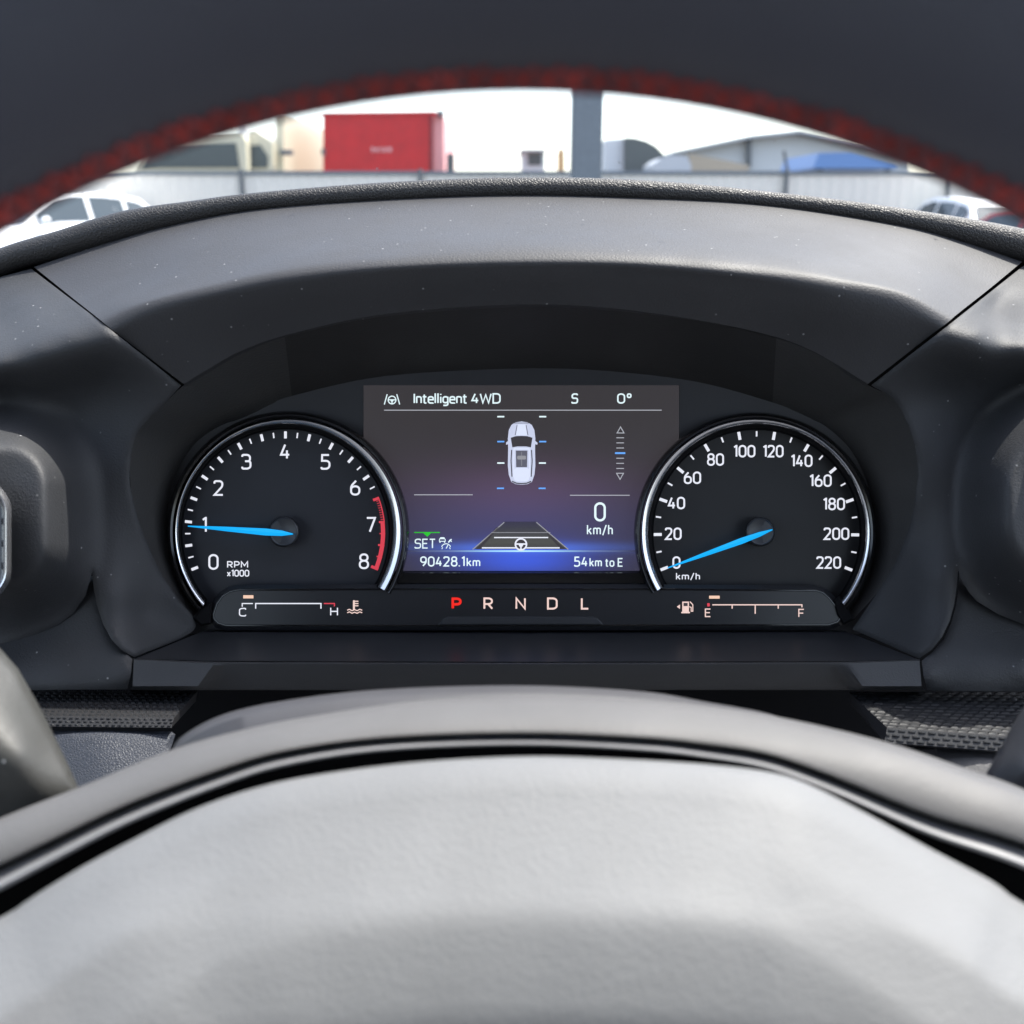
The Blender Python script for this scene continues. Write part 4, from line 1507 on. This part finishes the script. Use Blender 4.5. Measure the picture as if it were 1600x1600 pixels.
# cars: side profile body with glasshouse, windows, wheels, lamps
def make_car(label, loc, rotz, paint, L=4.5, H=1.55, group=None, cat='car'):
    t = thing('parked_car', label, cat, loc, group)
    hw = .90
    mats = Matrix.Translation(Vector(loc)) @ Matrix.Rotation(rotz, 4, 'Z')
    k = L / 4.5
    h = H / 1.55
    def T_(x, y, z):
        return mats @ Vector((x * k, y, z * h))
    # body sections along x (nose at +x): x, z low, z shoulder, half width
    sec = [(2.25, .42, .62, .70), (2.15, .30, .80, .80), (1.9, .25, .92, .86), (1.3, .24, 1.0, .90), (.6, .24, 1.03, .91), (-.6, .24, 1.05, .92), (-1.6, .24, 1.06, .90), (-2.0, .28, 1.05, .86), (-2.2, .36, .98, .80), (-2.25, .5, .80, .74)]
    rows_ = []
    for x, zl, zs, w in sec:
        ring_ = [(-w * .93, zl), (-w, zl + (zs - zl) * .35), (-w, zs - .12), (-w * .9, zs), (-w * .4, zs + .03), (w * .4, zs + .03), (w * .9, zs), (w, zs - .12), (w, zl + (zs - zl) * .35), (w * .93, zl)]
        rows_.append([T_(x, a, b) for a, b in ring_])
    m_ = MB()
    st_ = m_.grid(rows_, close_u=True)
    m_.f.append(tuple(range(st_, st_ + 10)))
    e_ = st_ + 10 * (len(sec) - 1)
    m_.f.append(tuple(range(e_, e_ + 10))[::-1])
    # roof and pillars: glasshouse
    gh = [(1.15, 1.0, .80), (.45, 1.46, .66), (.0, 1.54, .64), (-.9, 1.53, .63), (-1.6, 1.42, .62), (-2.1, 1.04, .74)]
    top = [[T_(x, w * f, z + (.0 if abs(f) > .8 else .02)) for f in (-1, -.85, 0, .85, 1)] for x, z, w in gh]
    m_.grid(top)
    for sgn in (-1, 1):
        base_ = [T_(x, sgn * (.86 if 0 < i < 5 else .8), 1.0) for i, (x, z, w) in enumerate(gh)]
        m_.grid([base_, [T_(x, sgn * w, z) for x, z, w in gh]])
    body = m_.build('body', paint, t, angle=40)
    for sgn in (-1, 1):
        def side(x, f):
            zt = np.interp(-x, [-1.15, -.45, 0, .9, 1.6, 2.1], [1.0, 1.46, 1.54, 1.53, 1.42, 1.04])
            wt = np.interp(-x, [-1.15, -.45, 0, .9, 1.6, 2.1], [.80, .66, .64, .63, .62, .74])
            return T_(x, sgn * ((.862) * (1 - f) + wt * f + .006), 1.0 + (zt - 1.0) * f)
        for xs_ in ((.82, .38, 0, -.28), (-.36, -.7, -1.12), (-1.2, -1.5, -1.72)):
            m_ = MB()
            m_.grid([[side(x, .12) for x in xs_], [side(x, .86) for x in xs_]])
            m_.build('window', M['cglass'], t)
        m_ = MB()
        p = T_(.78, sgn * 1.02, 1.08)
        rows_ = []
        for a, r in ((-.1, .02), (-.07, .07), (.0, .09), (.07, .07), (.1, .02)):
            rows_.append([mats @ Vector((.78 * k + r * math.cos(q) * .8, sgn * (1.0 + a), 1.08 * h + r * math.sin(q))) for q in np.linspace(0, 2 * math.pi, 12, endpoint=False)])
        m_.grid(rows_, close_u=True)
        m_.build('mirror', paint, t)
        for x in (1.4, -1.38):
            m_ = MB()
            m_.cyl(mats @ Vector((x * k, sgn * .70, .33)), mats @ Vector((x * k, sgn * .915, .33)), .33, 28)
            wh = m_.build('wheel', M['tyre'], t)
            m_ = MB()
            m_.cyl(mats @ Vector((x * k, sgn * .90, .33)), mats @ Vector((x * k, sgn * .922, .33)), .21, 20)
            m_.build('rim', M['spaint'], wh)
        m_ = MB()
        m_.box(2.0 * k, 2.2 * k, sgn * .55 - .16, sgn * .55 + .16, .66 * h, .78 * h, mats)
        m_.build('headlight', M['lamp'], t, smooth=False)
        m_ = MB()
        m_.box(-2.26 * k, -2.16 * k, sgn * .62 - .12, sgn * .62 + .12, .78 * h, .95 * h, mats)
        m_.build('tail_light', M['tail'], t, smooth=False)
    for xs_, nm in (((1.06, .52), 'windscreen'), ((-2.02, -1.68), 'rear_window')):
        m_ = MB()
        rr_ = []
        for x in xs_:
            z = np.interp(-x, [-1.15, -.45, 0, .9, 1.6, 2.1], [1.0, 1.46, 1.54, 1.53, 1.42, 1.04])
            w = np.interp(-x, [-1.15, -.45, 0, .9, 1.6, 2.1], [.80, .66, .64, .63, .62, .74]) * .9
            rr_.append([T_(x + (.012 if nm == 'windscreen' else -.012), f * w, z + .034) for f in np.linspace(-1, 1, 7)])
        m_.grid(rr_)
        m_.build(nm, M['cglass'], t)
    return t

make_car('white car with dark side windows beside the fence, over the left end of the dashboard', (-8.85, 20.2, 0), R(234), M['wpaint'], 4.3, 1.76)
make_car('white car parked at the right by the fence, nearest the blue shelter', (9.0, 20.9, 0), R(97), M['wpaint'], 3.6, 1.66, 'cars parked at the right')
make_car('red car parked at the right between the white and the silver car', (8.9, 17.6, 0), R(112), M['rpaint'], 4.2, 1.45, 'cars parked at the right')
make_car('silver car at the far right edge beside the red car', (9.6, 15.0, 0), R(118), M['spaint'], 4.4, 1.58, 'cars parked at the right')

# cream truck behind the fence
TY = 28
tr = thing('cargo_truck', 'cream and white truck cab with big windscreen behind the fence at left', 'truck', (gx(300, TY), TY, 0))
mb = MB()
solid(mb, [(212, 420), (212, 262), (232, 222), (262, 208), (376, 206), (384, 220), (386, 262), (386, 420)], TY, TY + 2.2)
mb.build('cab', M['cream'], tr, smooth=False)
mb = MB()
solid(mb, [(222, 262), (238, 226), (368, 223), (374, 262)], TY - .05, TY + .02)
mb.build('windscreen', M['cglass'], tr, smooth=False)
mb = MB()
solid(mb, [(371, 190), (383, 190), (384, 218), (372, 218)], TY + .2, TY + .5)
mb.build('exhaust_stack', M['wpaint'], tr, smooth=False)
mb = MB()
solid(mb, [(386, 420), (386, 206), (398, 203), (426, 222), (430, 420)], TY + .5, TY + 2.2)
mb.build('sleeper_side', M['cream'], tr, smooth=False)
mb = MB()
solid(mb, [(388, 262), (390, 228), (406, 226), (418, 244), (418, 262)], TY + .45, TY + .6)
mb.build('side_window', M['cglass'], tr, smooth=False)
mb = MB()
solid(mb, [(430, 420), (430, 178), (443, 176), (443, 420)], TY + 1.0, TY + 8)
mb.build('cargo_box', M['cream'], tr, smooth=False)
mb = MB()
mb.box(gx(432, TY), gx(450, TY), TY + .6, TY + .9, gz(240, TY), gz(232, TY))
mb.build('mirror', M['dsteel'], tr, smooth=False)
for px in (240, 360, 436):
    mb = MB()
    x = gx(px, TY)
    mb.cyl((x - .15, TY + 1, .5), (x + .15, TY + 1, .5), .5, 20)
    mb.build('wheel', M['tyre'], tr)

# red box body
BY = 30
rb = thing('red_box_trailer', 'bright red box trailer showing above the fence left of the column', 'trailer', (gx(598, BY), BY, 0))
mb = MB()
solid(mb, [(505, 400), (505, 179), (676, 177), (676, 400)], BY, BY + 6)
mb.build('box_body', M['redbox'], rb, smooth=False)
mb = MB()
solid(mb, [(676, 400), (676, 177), (693, 182), (694, 400)], BY + .15, BY + 6)
mb.build('side_wall', M['pink'], rb, smooth=False)
mb = MB()
solid(mb, [(503, 182), (503, 176), (678, 174), (694, 178), (694, 184), (678, 179)], BY - .04, BY + .05)
mb.build('top_frame', M['redbox'], rb, smooth=False)
mb = MB()
solid(mb, [(684, 182), (684, 172), (692, 172), (692, 182)], BY - .05, BY + .2)
solid(mb, [(502, 232), (502, 242), (508, 242), (508, 232)], BY - .05, BY + .1)
mb.build('marker_lamp', M['dsteel'], rb, smooth=False)
mb = MB()
solid(mb, [(671, 400), (671, 178), (676, 178), (676, 400)], BY - .03, BY - .001)
mb.build('corner_frame', mat_plain('dark_red_frame', (.16, .008, .014), .5), rb, smooth=False)
mb = MB()
for i, (a, b) in enumerate(((580, 585), (587, 592), (594, 596), (598, 604), (606, 612))):
    solid(mb, [(a, 237), (a, 230 + i % 2), (b, 230 + i % 2), (b, 237)], BY - .05, BY - .03)
mb.build('faded_mark', M['pink'], rb, smooth=False)
for px in (540, 650):
    mb = MB()
    x = gx(px, BY)
    mb.cyl((x - .15, BY + 1, .5), (x + .15, BY + 1, .5), .5, 20)
    mb.build('wheel', M['tyre'], rb)
o = MB()
solid(o, [(698, 420), (698, 240), (709, 240), (709, 420)], BY, BY + .2)
o = o.build('gate_post', M['dark_w'], None, smooth=False, loc=(gx(703, BY), BY, 0))
tag(o, 'short dark post beside the right end of the red trailer', 'post')

# small rooftop unit building left of the column
SY = 34
sb = thing('small_building', 'small pale hut with dark window left of the steel column', 'building', (gx(836, SY), SY, 0))
mb = MB()
solid(mb, [(815, 420), (815, 236), (851, 236), (851, 420)], SY, SY + 3)
mb.build('wall', M['wall_w'], sb, smooth=False)
mb = MB()
solid(mb, [(825, 258), (825, 240), (846, 240), (846, 258)], SY - .05, SY + .05)
mb.build('window', M['dark_w'], sb, smooth=False)
mb = MB()
solid(mb, [(813, 236), (813, 233), (853, 233), (853, 236)], SY - .3, SY + 3.3)
mb.build('roof', M['roof_g'], sb, smooth=False)
o = MB()
solid(o, [(872, 420), (872, 238), (875, 232), (880, 232), (882, 238), (882, 420)], SY - 3, SY - 2.5)
o = o.build('storage_drum_stack', M['orange'], None, smooth=False, loc=(gx(877, SY), SY - 3, 0))
tag(o, 'slim faded orange stack between the pale hut and the steel column', 'stack')

# shed with the curved charcoal end
AY = 40
ab = thing('curved_shed', 'low white shed with curved charcoal end right of the steel column', 'building', (gx(990, AY), AY, 0))
mb = MB()
solid(mb, [(946, 420), (946, 218), (976, 216), (976, 420)], AY, AY + 9)
mb.build('wall', M['wall_w'], ab, smooth=False)
mb = MB()
solid(mb, [(976, 420), (976, 215), (990, 215), (1010, 220), (1026, 229), (1036, 240), (1042, 254), (1042, 420)], AY - .3, AY + 9)
mb.build('curved_end', M['dark_w'], ab, smooth=False)

# big white shed
HY = 48
hb = thing('warehouse', 'large white warehouse with shallow pitched roof at right behind the fence', 'building', (gx(1200, HY), HY, 0))
mb = MB()
solid(mb, [(1060, 420), (1060, 238), (1175, 214), (1250, 206), (1420, 240), (1420, 420)], HY, HY + 20)
mb.build('wall', M['wall_w'], hb, smooth=False)
mb = MB()
solid(mb, [(1050, 241), (1050, 237), (1175, 211), (1250, 203), (1424, 238), (1424, 242), (1250, 207.5), (1175, 215.5)], HY - .8, HY + 20.5)
mb.build('roof', M['roof_g'], hb, smooth=False)
mb = MB()
solid(mb, [(1168, 262), (1168, 216), (1174, 215), (1174, 262)], HY - .35, HY - .05)
mb.build('wall_column', M['dsteel'], hb, smooth=False)
mb = MB()
solid(mb, [(1078, 420), (1078, 240), (1090, 242), (1170, 258), (1170, 420)], HY - 6, HY - 4)
o = mb.build('lean_to', M['tan'], None, smooth=False, loc=(gx(1120, HY), HY - 6, 0))
tag(o, 'tan lean-to shed in front of the white warehouse', 'shed')

# blue shelter
UY = 32
ub = thing('shelter', 'bright blue roofed shelter behind the fence at right', 'shelter', (gx(1335, UY), UY, 0))
mb = MB()
solid(mb, [(1271, 263), (1279, 239), (1330, 238), (1402, 256), (1402, 263)], UY, UY + 4)
mb.build('roof', M['bluer'], ub, smooth=False)
for px in (1285, 1392):
    x = gx(px, UY)
    mb = MB()
    mb.box(x - .08, x + .08, UY + .3, UY + .46, 0, gz(262, UY))
    mb.build('post', M['dsteel'], ub, smooth=False)
# grey pile in front of curved shed
o = MB()
solid(o, [(1022, 420), (1022, 256), (1034, 246), (1052, 242), (1074, 244), (1080, 258), (1080, 420)], 36, 39)
o = o.build('covered_load', M['roof_g'], None, smooth=False, loc=(gx(1050, 36), 36, 0))
tag(o, 'pale grey covered load between the curved shed and the tan lean-to', 'covered load')
